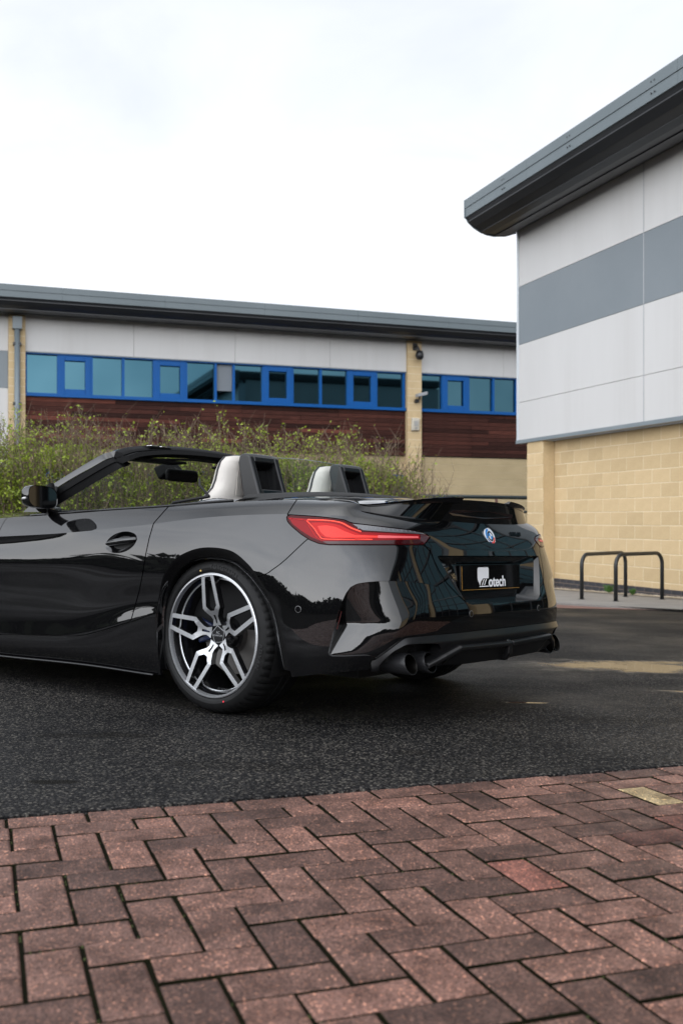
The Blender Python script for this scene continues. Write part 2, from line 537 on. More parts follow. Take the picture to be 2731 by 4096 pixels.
# moss tufts and grit caught in the joints
MOSS = mottled('joint_moss', (.020, .028, .006), (.055, .070, .014), 40, .9)
mb = MB()
for k in range(2600):
    u = er_.uniform(-.4, 2.6); v = V_EDGE - er_.random() ** .8 * 1.6
    c = min(abs(((v - V_EDGE) / PITCH) % 1), 1 - abs(((v - V_EDGE) / PITCH) % 1))
    if er_.random() < .5:
        v = V_EDGE - round((V_EDGE - v) / PITCH) * PITCH + er_.gauss(0, .0016)
    else:
        u = U0 + round((u - U0) / PITCH) * PITCH + er_.gauss(0, .0016)
    if math.sin(u * 7.3) + math.sin(v * 9.1 + 2) < .2: continue
    p = uvg(u, v, -.0075); r_ = er_.uniform(.0015, .0045)
    a = er_.random() * 6.28
    mb.add([(p.x + r_ * math.cos(a + t), p.y + r_ * math.sin(a + t), p.z) for t in (0, 2.1, 4.2)] + [(p.x, p.y, p.z + r_ * 1.4)], [(0, 1, 3), (1, 2, 3), (2, 0, 3)])
mo = mb.build('joint_moss', MOSS, paving); mo['kind'] = 'stuff'
# bits of grit and moss tufts in the joints nearest the road edge
# ================================================================== BUILDINGS
def panel_white():
    m = principled('white_cladding', (.66, .66, .67), .42)
    n, l, b = nodes_of(m)
    t = noise_node(m, .5, 5, .6, mapping=(1, 1, .25)); r = ramp_node(m, t.outputs['Fac'], [(.3, (.488, .480, .468)), (.7, (.542, .534, .522))])
    st = noise_node(m, 2.2, 4, .7, mapping=(1, 1, .05)); r2 = ramp_node(m, st.outputs['Fac'], [(.30, (.95, .945, .94)), (.5, (1, 1, 1))])
    l.new(mix_rgb(m, 1.0, r.outputs['Color'], r2.outputs['Color'], 'MULTIPLY'), b.inputs['Base Color'])
    return m
CLAD_W = panel_white()
CLAD_G = mottled('grey_cladding', (.155, .180, .197), (.18, .205, .222), .6, .42)
TRIM_G = mottled('grey_trim_metal', (.155, .185, .20), (.19, .22, .235), .8, .38)
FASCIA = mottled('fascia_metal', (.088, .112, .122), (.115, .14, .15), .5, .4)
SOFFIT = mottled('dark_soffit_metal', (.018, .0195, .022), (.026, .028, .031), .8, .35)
BLUE = principled('blue_window_frame', (.002, .080, .285), .4, spec=.2)
def glazing():
    m = principled('tinted_glazing', (.10, .20, .235), .03, metal=1.0)
    n, l, b = nodes_of(m)
    t = noise_node(m, .25, 3, .5); r = ramp_node(m, t.outputs['Fac'], [(.3, (.026, .068, .092)), (.7, (.050, .110, .140))])
    l.new(r.outputs['Color'], b.inputs['Base Color'])
    return m
GLAZE = glazing()
def block_mat(name):
    m = principled(name, (.42, .31, .16), .8)
    n, l, b = nodes_of(m)
    oi = n.new('ShaderNodeObjectInfo')
    t = noise_node(m, 1.6, 5, .65); g = noise_node(m, 55, 4, .7)
    base = ramp_node(m, t.outputs['Fac'], [(.3, (.50, .365, .20)), (.7, (.60, .455, .26))])
    tone = ramp_node(m, oi.outputs['Random'], [(0, (.91, .905, .89)), (.5, (1, 1, 1)), (1, (1.05, 1.05, 1.06))])
    c = mix_rgb(m, 1.0, base.outputs['Color'], tone.outputs['Color'], 'MULTIPLY')
    gr = ramp_node(m, g.outputs['Fac'], [(.3, (.86, .86, .86)), (.7, (1.06, 1.06, 1.06))])
    l.new(mix_rgb(m, 1.0, c, gr.outputs['Color'], 'MULTIPLY'), b.inputs['Base Color'])
    bump_node(m, g.outputs['Fac'], .3, .004)
    return m
BLOCK = block_mat('buff_block')
MORTAR = mottled('pale_mortar', (.62, .53, .36), (.70, .60, .42), 3, .9)
ENGBRICK = mottled('blue_black_brick', (.022, .023, .028), (.04, .042, .05), 8, .45)
ENGMORT = mottled('brown_mortar', (.20, .15, .12), (.26, .20, .16), 5, .9)
def wood_mat():
    m = principled('red_brown_board', (.07, .025, .018), .7, spec=.15)
    n, l, b = nodes_of(m)
    oi = n.new('ShaderNodeObjectInfo')
    t = noise_node(m, 3.0, 5, .6, mapping=(1, 1, 9)); r = ramp_node(m, t.outputs['Fac'], [(.3, (.032, .010, .007)), (.7, (.085, .030, .022))])
    tone = ramp_node(m, oi.outputs['Random'], [(0, (.35, .35, .35)), (.6, (.85, .85, .85)), (.9, (1.2, 1.15, 1.1)), (1, (2.2, 2.1, 2.0))])
    l.new(mix_rgb(m, 1.0, r.outputs['Color'], tone.outputs['Color'], 'MULTIPLY'), b.inputs['Base Color'])
    return m
WOOD = wood_mat()
DARKGLASS = principled('dark_shop_glazing', (.035, .065, .075), .03, metal=1.0)

def frame_uv(u0, v0, axis):
    """axis 'u': local x runs along +EX, outward normal is -EY (faces the viewer); axis 'v': local x runs along -EY, outward normal -EX"""
    if axis == 'u': X, N_ = EX, -EY
    else: X, N_ = -EY, -EX
    p = EX * u0 + EY * v0
    return Matrix(((X.x, -N_.x, 0, p.x), (X.y, -N_.y, 0, p.y), (0, 0, 1, 0), (0, 0, 0, 1)))
def boxm(name, M, lo, hi, mat, parent, bevel=0):
    mb = MB(); mb.box(lo, hi); o = mb.build(name, mat, parent, bevel=bevel); o.data.transform(M)
    return o
CZ = CAM_H
# eave profile: (outward distance from the cladding face, height)
def eave(parent, M, x0, x1, seams):
    """fascia and curved soffit along local x; local -y is outward"""
    z0 = CZ
    prof = [(0, 5.60), (.20, 5.53), (.46, 5.50), (.62, 5.515), (.75, 5.55), (.90, 5.625), (1.02, 5.72), (1.06, 5.785)]
    # ribbed soffit: shallow laps along the curve
    V, F = [], []
    pts = []
    for i in range(len(prof) - 1):
        a, b = prof[i], prof[i + 1]
        for t in np.linspace(0, 1, 4, endpoint=False):
            pts.append((a[0] + (b[0] - a[0]) * t, a[1] + (b[1] - a[1]) * t))
    pts.append(prof[-1])
    strips = 7
    seglen = len(pts) // strips
    for s_ in range(strips):
        P = pts[s_ * seglen: min(len(pts), (s_ + 1) * seglen + 1)]
        if len(P) < 2: continue
        mb = MB()
        vs_ = []
        off = .018 * (s_ % 2)
        for x in (x0, x1):
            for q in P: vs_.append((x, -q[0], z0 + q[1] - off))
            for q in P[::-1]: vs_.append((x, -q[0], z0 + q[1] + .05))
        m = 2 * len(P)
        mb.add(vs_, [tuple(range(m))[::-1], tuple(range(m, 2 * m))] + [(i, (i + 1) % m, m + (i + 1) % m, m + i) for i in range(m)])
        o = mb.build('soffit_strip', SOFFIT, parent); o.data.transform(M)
        bm = bmesh.new(); bm.from_mesh(o.data); bmesh.ops.recalc_face_normals(bm, faces=bm.faces); bm.to_mesh(o.data); bm.free()
    for k, (za, zb, out) in enumerate(((5.785, 5.945, 1.085), (5.953, 6.115, 1.095))):
        cuts = [x0] + [s for s in seams if x0 < s < x1] + [x1]
        for a, b in zip(cuts[:-1], cuts[1:]):
            boxm('fascia_panel', M, (a + .002, -out, z0 + za), (b - .002, -1.0, z0 + zb), FASCIA, parent)
    cap = [(-q[0], z0 + q[1] - .022) for q in pts] + [(-1.098, z0 + 5.785), (-1.098, z0 + 6.116), (.02, z0 + 6.116), (.02, z0 + 5.58)]
    mb = MB(); mb.prism([(x0 - .03, y_, z_) for y_, z_ in cap], (0, 0, 0), (.028, 0, 0)); o = mb.build('eave_end_cap', FASCIA, parent); o.data.transform(M)
    bm = bmesh.new(); bm.from_mesh(o.data); bmesh.ops.recalc_face_normals(bm, faces=bm.faces); bm.to_mesh(o.data); bm.free()
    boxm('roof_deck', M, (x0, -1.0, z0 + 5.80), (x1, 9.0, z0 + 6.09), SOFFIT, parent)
    return

# ---------------------------------------------------------------- right-hand unit: long wall running away to the left
RU, RV = 9.70, 17.0                                   # cladding face, far end
rb = empty('warehouse_unit', tuple(uv(RU, RV, 0)))
tag(rb, 'pale grey and white clad industrial unit with buff block base at right', 'building')
inv_rb = Matrix.Translation(-Vector(rb.location))
def rel(o, root):
    o.data.transform(Matrix.Translation(-Vector(root.location)))
MR = inv_rb @ frame_uv(RU, RV, 'v')                    # local x: distance from the far corner toward the viewer
LEN = 34.0
ZB = CZ + 1.533
# cladding panels, stacked, with open joints
lay = [(1.545, 2.268, CLAD_W), (2.276, 3.383, CLAD_W), (3.391, 4.504, CLAD_G), (4.512, 5.62, CLAD_W)]
xs_ = [0.03, 3.91, 7.81]
for a, b in zip(xs_[:-1], xs_[1:]):
    for za, zb, mt in lay:
        boxm('cladding_panel', MR, (a + .004, -.0, CZ + za), (b - .004, .08, CZ + zb), mt, rb)
    boxm('joint_cover', MR, (b - .010, -.004, CZ + 1.545), (b + .010, .02, CZ + 5.6), mottled('joint_cover_grey', (.33, .34, .35), (.38, .39, .40), 1, .4), rb) if b < 30 else None
boxm('cladding_backing', MR, (.01, .082, CZ + 1.54), (LEN, .20, CZ + 5.75), TRIM_G, rb)
boxm('corner_trim', MR, (-.035, -.012, CZ + 1.52), (.035, .30, CZ + 5.6), mottled('corner_trim_pale', (.50, .53, .55), (.54, .57, .59), 1, .35), rb)
boxm('base_trim', MR, (-.03, -.035, ZB - .055), (LEN, .10, ZB + .011), TRIM_G, rb)
boxm('gable_cladding', MR, (-.0, .31, CZ + 1.545), (.06, 9.0, CZ + 5.75), CLAD_W, rb)
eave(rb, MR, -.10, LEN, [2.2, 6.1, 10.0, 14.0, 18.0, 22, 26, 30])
# fixings on the fascia
for xk in np.arange(1.35, 20, 2.1):
    for zk in (5.87, 6.03):
        for dx in (0, .07):
            mb = MB(); mb.tube([(xk + dx, -1.09, CZ + zk), (xk + dx, -1.101, CZ + zk)], .013, 8); o = mb.build('fascia_fixing', SOFFIT, rb); o.data.transform(MR)
# block wall under the cladding, set back, with a projecting end pier
def blockwork(root, M, x0, x1, y, z0, z1, bw=.445, bh=.224, joint=.009, phase=0.0, skip=None):
    boxm('mortar_bed', M, (x0, y + .004, z0), (x1, y + .22, z1), MORTAR, root)
    mesh_cache = {}
    r = 0
    z = z1
    while z > z0 + .02:
        zb = max(z0, z - bh + joint)
        off = -(bw / 2) * (r % 2) + phase
        k = math.floor((x0 - off) / bw)
        x = off + k * bw
        while x < x1 - .01:
            a, b = max(x, x0), min(x + bw - joint, x1)
            if b - a > .03 and not (skip and skip(a, b, zb, z)):
                key = (round(b - a, 3), round(z - zb, 3))
                if key not in mesh_cache:
                    mb = MB(); L, H = b - a, z - zb
                    c = .004
                    mb.add([(0, .10, 0), (L, .10, 0), (L, .10, H), (0, .10, H), (0, c, 0), (L, c, 0), (L, c, H), (0, c, H), (c, 0, c), (L - c, 0, c), (L - c, 0, H - c), (c, 0, H - c)],
                           [(0, 3, 7, 4), (1, 5, 6, 2), (3, 2, 6, 7), (0, 4, 5, 1), (4, 8, 9, 5), (5, 9, 10, 6), (6, 10, 11, 7), (7, 11, 8, 4), (8, 11, 10, 9)])
                    mesh_cache[key] = mesh_pd('block', mb.v, mb.f); mesh_cache[key].materials.append(BLOCK)
                o = bpy.data.objects.new('block', mesh_cache[key]); COL.objects.link(o); o.parent = root
                o.matrix_local = M @ Matrix.Translation((a, y + random.uniform(-.0015, .0015), zb))
            x += bw
        z -= bh
        r += 1
zw = CZ - 1.075                                      # top of the dark brick base
blockwork(rb, MR, .91, 9.4, .25, zw, ZB - .055)
blockwork(rb, MR, .34, .905, .0, zw - .0, ZB - .056, bw=.57, phase=.34 + .002)
boxm('pier_core', MR, (.345, .02, -1.2), (.900, .30, ZB - .06), MORTAR, rb)
boxm('pier_return', MR, (.902, .012, zw), (.908, .25, ZB - .06), BLOCK, rb)
# dark engineering brick base courses
def brickcourse(root, M, x0, x1, y, z1, n_):
    boxm('base_mortar', M, (x0, y + .004, z1 - .075 * n_ - .6), (x1, y + .2, z1 - .001), ENGMORT, root)
    me = None
    for r in range(n_):
        x = x0 - .1125 * (r % 2)
        while x < x1:
            a, b = max(x, x0), min(x + .2125, x1)
            if b - a > .02:
                mb = MB(); mb.box((0, 0, 0), (b - a, .1, .064))
                if me is None or b - a < .2: me_ = mesh_pd('base_brick', mb.v, mb.f); me_.materials.append(ENGBRICK)
                if b - a >= .2:
                    me = me or me_; me_ = me
                o = bpy.data.objects.new('base_brick', me_); COL.objects.link(o); o.parent = root
                o.matrix_local = M @ Matrix.Translation((a, y, z1 - .075 * (r + 1) + .006))
            x += .225
brickcourse(rb, MR, .91, 9.4, .235, zw, 3)
brickcourse(rb, MR, .33, .91, -.015, zw, 3)
# the wall goes on toward the viewer out of frame: full-height glazed bays between buff piers, which the car's tail mirrors
boxm('wall_core', MR, (9.4, .25, -1.2), (LEN, .5, ZB - .06), BLOCK, rb)
boxm('upper_wall', MR, (7.83, .09, ZB), (9.85, .2, CZ + 5.6), CLAD_G, rb)
for k, xa in enumerate((9.9, 14.2, 18.5, 22.8)):
    boxm('glazed_bay', MR, (xa, .05, -.15), (xa + 3.4, .079, CZ + 5.5), DARKGLASS, rb)
    for j in range(5):
        boxm('bay_mullion', MR, (xa + j * .84 - .03, -.03, -.2), (xa + j * .84 + .03, .05, CZ + 5.5), SOFFIT, rb)
    for zz in (.75, 1.55, 2.35, 3.2, 4.1, 5.0, 5.9):
        boxm('bay_transom', MR, (xa, -.02, zz), (xa + 3.4, .049, zz + .06), SOFFIT, rb)
    boxm('wall_pier', MR, (xa + 3.45, -.06, -1.0), (xa + 3.95, .249, CZ + 5.5), BLOCK, rb)

# ---------------------------------------------------------------- far unit: faces the viewer across the yard
LV = 28.2
lb = empty('office_unit', tuple(uv(0, LV, 0)))
tag(lb, 'low office unit with blue framed window band above dark timber boards', 'building')
ML = Matrix.Translation(-Vector(lb.location)) @ frame_uv(0, LV, 'u')
def u_of(d):                                         # station along the far wall for a pixel column of the image (1568 wide)
    r_ = (d - 784) / 2287
    return (r_ * .9417 + .3364) * LV / (.9417 - .3364 * r_)
zt, zs, zwd = CZ + 4.55, CZ + 3.40, CZ + 2.0
U_A, U_B = -9.0, 24.0
eave(lb, ML, U_A, U_B, [-4, 1.9, 4.6, 7.4, 10.2, 13.1, 16, 19, 22])
piers = [(u_of(19), u_of(58)), (u_of(933), u_of(965))]
spans = [(U_A, piers[0][0]), (piers[0][1], piers[1][0]), (piers[1][1], 24.0)]
boxm('wall_core', ML, (U_A, .25, -2.0), (U_B, .6, CZ + 5.7), TRIM_G, lb)
for a, b in piers:
    boxm('brick_pier', ML, (a, -.10, -2.0), (b, .24, CZ + 5.52), BLOCK, lb)
    nn_ = 30
    for k in range(nn_):                              # bed joints of the pier
        z = CZ + 5.4 - .225 * k
        boxm('pier_joint', ML, (a - .001, -.1015, z), (b + .001, -.09, z + .012), MORTAR, lb)
for (a, b), w in zip(spans[1:], (2.9, 2.9)):
    x = a
    while x < b - .05:
        x2 = min(x + w, b)
        boxm('cladding_panel', ML, (x + .004, .0, zt + .03), (x2 - .004, .24, CZ + 5.62), CLAD_W, lb)
        x = x2
    boxm('head_trim', ML, (a, -.02, zt + .0), (b, .22, zt + .028), TRIM_G, lb)
# first bay beyond the left pier is clad in bands
for za, zb, mt in ((-1.5, 1.45, CLAD_W), (1.458, 3.55, CLAD_W), (3.558, 4.55, CLAD_G), (4.558, 5.6, CLAD_W)):
    boxm('cladding_panel', ML, (U_A, .0, CZ + za), (piers[0][0] - .004, .24, CZ + zb), mt, lb)
# window band
def window(x0, x1, opening):
    e = empty('window', (0, 0, 0)); e.parent = lb
    boxm('pane', ML, (x0 + .02, .13, zs + .06), (x1 - .02, .15, zt - .03), GLAZE, e)
    if opening:
        f = .17
        for lo, hi in (((x0 + .02, .03, zs + .06), (x0 + f, .12, zt - .03)), ((x1 - f, .03, zs + .06), (x1 - .02, .12, zt - .03)), ((x0 + f, .03, zs + .06), (x1 - f, .12, zs + f + .03)), ((x0 + f, .03, zt - f), (x1 - f, .12, zt - .03))):
            boxm('sash', ML, lo, hi, BLUE, e, bevel=.012)
    return e
bars = []
W1 = [(59, 134.5, 0), (134.5, 210.5, 1), (210.5, 283.5, 0), (283.5, 354.5, 0), (354.5, 428, 1), (428, 496, 0), (496, 537.5, 0), (537.5, 605.5, 0), (605.5, 672.5, 1), (672.5, 737.5, 0), (737.5, 800.5, 0), (800.5, 865, 1), (865, 930, 0)]
W2 = [(967, 1018, 0), (1018, 1077, 1), (1077, 1134.5, 0), (1134.5, 1188, 0), (1188, 1244, 1), (1244, 1300, 0), (1300, 1360, 0)]
for W in (W1, W2):
    for a, b, op in W:
        window(u_of(a), u_of(b), op)
        boxm('mullion', ML, (u_of(a) - .035, .04, zs + .061), (u_of(a) + .035, .16, zt - .031), BLUE, lb)
    boxm('mullion', ML, (u_of(W[-1][1]) - .05, .04, zs + .061), (u_of(W[-1][1]) + .02, .16, zt - .031), BLUE, lb)
    boxm('window_sill', ML, (u_of(W[0][0]) - .04, -.03, zs - .03), (u_of(W[-1][1]) + .02, .18, zs + .06), BLUE, lb)
    boxm('window_head', ML, (u_of(W[0][0]) - .04, .01, zt - .03), (u_of(W[-1][1]) + .02, .18, zt), BLUE, lb)
# one raised blind behind the narrow pane
boxm('blind', ML, (u_of(497), .125, zs + .35), (u_of(537), .129, zt - .04), principled('grey_blind', (.16, .18, .20), .6), lb)
# timber boards, each row broken at random
board_cache = {}
for a, b in spans[1:]:
    boxm('board_backing', ML, (a, .12, zwd), (b, .24, zs - .03), SOFFIT, lb)
    nrow = 11
    hh = (zs - .035 - zwd) / nrow
    for r in range(nrow):
        x = a + .004
        while x < b - .02:
            L = random.choice((1.2, 1.8, 2.4, 3.0))
            if x + L > b - .3: L = b - .004 - x
            key = round(L, 2)
            if key not in board_cache:
                mb = MB(); mb.box((0, 0, 0), (L - .006, .05, hh - .012)); board_cache[key] = mesh_pd('timber_board', mb.v, mb.f); board_cache[key].materials.append(WOOD)
            o = bpy.data.objects.new('timber_board', board_cache[key]); COL.objects.link(o); o.parent = lb
            o.matrix_local = ML @ Matrix.Translation((x, .055 + random.uniform(0, .012), zwd + r * hh))
            x += L
# ground floor: buff block courses on the right, glazing on the left
def course_mat():
    m = principled('buff_course', (.42, .33, .19), .85)
    n, l, b = nodes_of(m)
    t = noise_node(m, 1.2, 5, .6); r = ramp_node(m, t.outputs['Fac'], [(.3, (.36, .28, .155)), (.7, (.46, .36, .21))])
    l.new(r.outputs['Color'], b.inputs['Base Color'])
    return m
COURSE = course_mat()
for a, b in (spans[2],):
    z = zwd - .03
    k = 0
    while z > -2.0:
        boxm('block_course', ML, (a, .10 + .001 * (k % 2), z - .215), (b, .24, z), COURSE, lb)
        boxm('course_joint', ML, (a, .108, z - .225), (b, .24, z - .2152), MORTAR, lb)
        z -= .225; k += 1
a, b = spans[1]
boxm('ground_floor_wall', ML, (a, .16, -2.0), (b, .24, zwd - .01), COURSE, lb)
for k in range(4):
    x0 = a + .6 + k * 2.75
    boxm('ground_window', ML, (x0, .10, .1), (x0 + 2.2, .155, 2.2), GLAZE, lb)
    for lo, hi in (((x0 - .06, .06, .04), (x0, .158, 2.26)), ((x0 + 2.2, .06, .04), (x0 + 2.26, .158, 2.26)), ((x0, .06, .04), (x0 + 2.2, .158, .1)), ((x0, .06, 2.2), (x0 + 2.2, .158, 2.26)), ((x0 + 1.07, .06, .1), (x0 + 1.13, .1, 2.2))):
        boxm('window_frame', ML, lo, hi, BLUE, lb)
# downpipe on the left pier
mb = MB(); uc = (u_of(33) + u_of(45)) / 2
mb.tube([(uc, -.19, CZ + 5.45), (uc, -.19, -1.0)], .075, 12)
dp = mb.build('downpipe', TRIM_G, lb, smooth=True); dp.data.transform(ML)
boxm('pipe_hopper', ML, (uc - .12, -.30, CZ + 5.12), (uc + .12, -.11, CZ + 5.45), TRIM_G, lb)
for z in (4.7, 3.1, 1.5):
    boxm('pipe_bracket', ML, (uc - .11, -.25, CZ + z), (uc + .11, -.10, CZ + z + .06), SOFFIT, lb)

# things on the right pier of the far unit
pc = (piers[1][0] + piers[1][1]) / 2
def on_pier(name, label, cat, z):
    e = empty(name, tuple(uv(pc, LV - .10, CZ + z))); tag(e, label, cat)
    return e, Matrix.Rotation(ALPHA, 4, 'Z')
BLACKM = principled('black_housing', (.012, .012, .013), .4)
e, Rz = on_pier('security_camera', 'black dome security camera high on the buff pier', 'camera', 5.05)
mb = MB(); mb.box((-.07, -.05, .18), (.07, 0, .40)); mb.tube([(0, -.04, .30), (0, -.22, .26), (.05, -.26, .10)], .035, 8); o = mb.build('bracket', BLACKM, e); o.data.transform(Rz)
mb = MB(); mb.tube([(.05, -.26, .13), (.05, -.26, .02), (.05, -.26, -.06), (.05, -.26, -.12), (.05, -.26, -.15)], [.09, .13, .125, .09, .02], 14); o = mb.build('dome', BLACKM, e, smooth=True); o.data.transform(Rz)
e, Rz = on_pier('floodlight', 'grey wall floodlight half way up the buff pier', 'lamp', 3.82)
mb = MB(); mb.add([(-.02, -.10, -.05), (.28, -.10, .02), (.28, -.34, .02), (-.02, -.34, -.05), (-.02, -.10, .05), (.28, -.10, .12), (.28, -.34, .12), (-.02, -.34, .05)], [(0, 3, 2, 1), (4, 5, 6, 7), (0, 1, 5, 4), (1, 2, 6, 5), (2, 3, 7, 6), (3, 0, 4, 7)]); o = mb.build('lamp_head', principled('alloy_grey', (.30, .31, .32), .4), e, bevel=.01); o.data.transform(Rz)
mb = MB(); mb.tube([(.08, 0, -.14), (.08, -.18, -.10), (.08, -.2, -.02)], .025, 8); mb.box((-.02, -.12, -.20), (.10, -.0, -.10)); o = mb.build('bracket', BLACKM, e); o.data.transform(Rz)
e, Rz = on_pier('alarm_box', 'white square alarm box low on the buff pier', 'alarm box', 2.95)
mb = MB(); mb.add([(-.11, -.09, -.19), (.12, -.09, -.18), (.13, -.09, .17), (-.10, -.09, .18), (-.13, 0, -.22), (.15, 0, -.21), (.16, 0, .20), (-.12, 0, .21)], [(0, 1, 2, 3), (7, 6, 5, 4), (0, 4, 5, 1), (1, 5, 6, 2), (2, 6, 7, 3), (3, 7, 4, 0)]); o = mb.build('case', principled('alarm_white', (.50, .46, .38), .5), e, bevel=.02); o.data.transform(Rz)
mb = MB(); mb.box((-.05, -.112, -.05), (.07, -.098, .10)); mb.box((-.03, -.112, -.13), (.05, -.098, -.09)); o = mb.build('badge', principled('alarm_grey', (.34, .33, .31), .4), e); o.data.transform(Rz)
# ================================================================== YARD THINGS
# concrete footway along the right-hand unit
SLAB = mottled('concrete_slab', (.17, .16, .15), (.25, .235, .215), 1.5, .75, bump=.3, bscale=90)
REDSTRIP = mottled('worn_red_blocks', (.13, .065, .05), (.19, .10, .08), 6, .7, bump=.3, bscale=70)
GRAVEL = mottled('pale_gravel', (.20, .17, .12), (.38, .32, .24), 60, .9, bump=1.0, bscale=120)
kerb = [(.2, 22.0), (1.0, 18.5), (1.9, 15.4), (2.40, 14.05), (2.83, 13.32), (3.15, 12.92), (3.55, 12.55), (4.05, 12.20), (4.9, 11.75), (6.5, 11.1), (9.5, 9.7), (14, 7.6), (24, 2.5)]
kerb = smooth_poly(kerb, 4)
wallp = [tuple(uv(9.94, v, 0))[:2] for v in np.linspace(24, -14, len(kerb))]
def sheet(name, A, B, dz, mat, label, depth=None):
    V = [(x, y, gz(x, y) + dz) for x, y in A] + [(x, y, gz(x, y) + dz) for x, y in B]
    n_ = len(A); F = [(i, i + 1, n_ + i + 1, n_ + i) for i in range(n_ - 1)]
    if depth:
        V += [(x, y, gz(x, y) + dz - depth) for x, y in A]
        F += [(2 * n_ + i, 2 * n_ + i + 1, i + 1, i) for i in range(n_ - 1)]
    o = obj_from(name, mesh_pd(name, V, F), mat)
    bm = bmesh.new(); bm.from_mesh(o.data); bmesh.ops.recalc_face_normals(bm, faces=bm.faces)
    for f in bm.faces:
        if f.normal.z < -.2: f.normal_flip()
    bm.to_mesh(o.data); bm.free()
    return tag(o, label, None, None, 'structure')
sheet('footway', kerb, wallp, .028, SLAB, 'grey concrete footway along the block wall', .06)
# expansion joints of the footway
for v in np.arange(2, 20, 1.8):
    pass
red0 = [p for p in kerb if 12.15 < p[1] < 19]
red1 = []
for i, (x, y) in enumerate(red0):
    t = 1 - i / (len(red0) - 1)
    w = 1.15 * min(1, t * 1.7)
    red1.append((x - w * .72 - .002, y - w * .69 - .002))
sheet('red_block_strip', red1, red0, .006, REDSTRIP, 'worn red block strip beside the footway kerb')
ga = [tuple(uv(9.60, v, 0))[:2] for v in np.linspace(20, -6, 20)]; gb = [tuple(uv(9.93, v, 0))[:2] for v in np.linspace(20, -6, 20)]
sheet('gravel_strip', ga, gb, .036, GRAVEL, 'pale gravel strip at the foot of the block wall')
# pebbles and a weed at the foot of the wall
mb = MB(); pr = random.Random(3)
for k in range(900):
    v = pr.uniform(10.5, 17.2); u = 9.66 + pr.random() ** 1.2 * .26
    p = uvg(u, v, .040); r_ = pr.uniform(.008, .022)
    a = pr.random() * 6.28
    mb.add([(p.x + r_ * math.cos(a + t), p.y + r_ * math.sin(a + t), p.z) for t in (0, 2.1, 4.2)] + [(p.x, p.y, p.z + r_ * .9)], [(0, 1, 3), (1, 2, 3), (2, 0, 3)])
tag(mb.build('pebbles', mottled('pebble_tan', (.25, .20, .14), (.42, .36, .28), 30, .9)), 'loose pale pebbles along the wall foot', None, None, 'stuff')
WEED = principled('weed_green', (.05, .12, .02), .6)
for (u, v, sc) in ((9.72, 14.05, 1.0), (9.68, 13.35, .7)):
    mb = MB()
    p0 = uvg(u, v, .036)
    for k in range(60):
        a = pr.random() * 6.28; h = pr.uniform(.05, .16) * sc; rr_ = pr.uniform(.02, .12) * sc
        t = p0 + Vector((math.cos(a) * rr_, math.sin(a) * rr_, h)); w = Vector((-math.sin(a), math.cos(a), 0)) * .010
        b0 = p0 + Vector((math.cos(a), math.sin(a), 0)) * .01
        mb.add([b0 - w * .4, b0 + w * .4, (b0 + t) / 2 + w + Vector((0, 0, .02)), t, (b0 + t) / 2 - w + Vector((0, 0, .02))], [(0, 1, 2, 3, 4)])
    tag(mb.build('weed', WEED), 'small green weed at the wall foot ' + ('left of the bike stands\' crossing' if sc == 1.0 else 'right of the taller weed'), 'weed')

# cycle stands
STEEL = principled('black_coated_steel', (.010, .011, .012), .38)
def cycle_stand(p0, p1, h, label):
    z0, z1 = gz(*p0), gz(*p1)
    e = empty('cycle_stand', (p0[0], p0[1], z0 + .03)); tag(e, label, 'bike stand', 'cycle stands by the block wall')
    A = Vector((p0[0], p0[1], z0 - .05)); B = Vector((p1[0], p1[1], z1 - .05))
    d = (B - A); d.z = 0; L = d.length; d.normalize()
    top = max(z0, z1) + h; r = .16
    pts = [A]
    for a in np.linspace(180, 90, 8): pts.append(Vector((A.x, A.y, 0)) + d * (r + r * math.cos(rad(a))) + Vector((0, 0, top - r + r * math.sin(rad(a)))))
    for a in np.linspace(90, 0, 8): pts.append(Vector((A.x, A.y, 0)) + d * (L - r + r * math.cos(rad(a))) + Vector((0, 0, top - r + r * math.sin(rad(a)))))
    pts.append(B)
    pts = [p - Vector(e.location) for p in pts]
    mb = MB(); mb.tube(pts, .028, 14); mb.build('hoop_tube', STEEL, e, smooth=True)
    for P in (A, B):
        q = P - Vector(e.location); q.z = gz(P.x, P.y) + .0285 - e.location.z
        mb = MB(); mb.tube([q, q + Vector((0, 0, .006))], .045, 16); mb.build('foot_collar', STEEL, e)
cycle_stand((3.458, 14.338), (4.354, 15.27), .675, 'black steel bike stand set further left by the wall')
cycle_stand((3.816, 13.858), (4.688, 14.565), .68, 'black steel bike stand set further right and nearer')

# ramp railing in front of the far unit
e = empty('handrail', tuple(uv(11.5, 24.5, 0))); tag(e, 'dark metal handrail in front of the buff ground floor wall', 'railing')
RAILM = principled('rail_paint', (.012, .022, .024), .35)
def RP(u, z): return uv(u, 24.5, z) - Vector(e.location)
mb = MB(); mb.tube([RP(9.0, 1.52), RP(17.5, 1.47)], .055, 10); mb.build('top_rail', RAILM, e, smooth=True)
mb = MB(); mb.tube([RP(9.0, 1.12), RP(17.5, 1.07)], .035, 8); mb.build('lower_rail', RAILM, e, smooth=True)
mb = MB(); mb.tube([RP(9.0, .6), RP(17.5, .56)], .022, 8); mb.build('lower_rail', RAILM, e, smooth=True)
for u in (9.4, 10.7, 12.0, 13.3, 14.6, 15.9):
    mb = MB(); mb.tube([RP(u, -1.0), RP(u, 1.5)], .04, 8); mb.build('rail_post', RAILM if u != 13.3 else principled('rail_rust', (.12, .05, .04), .6), e)

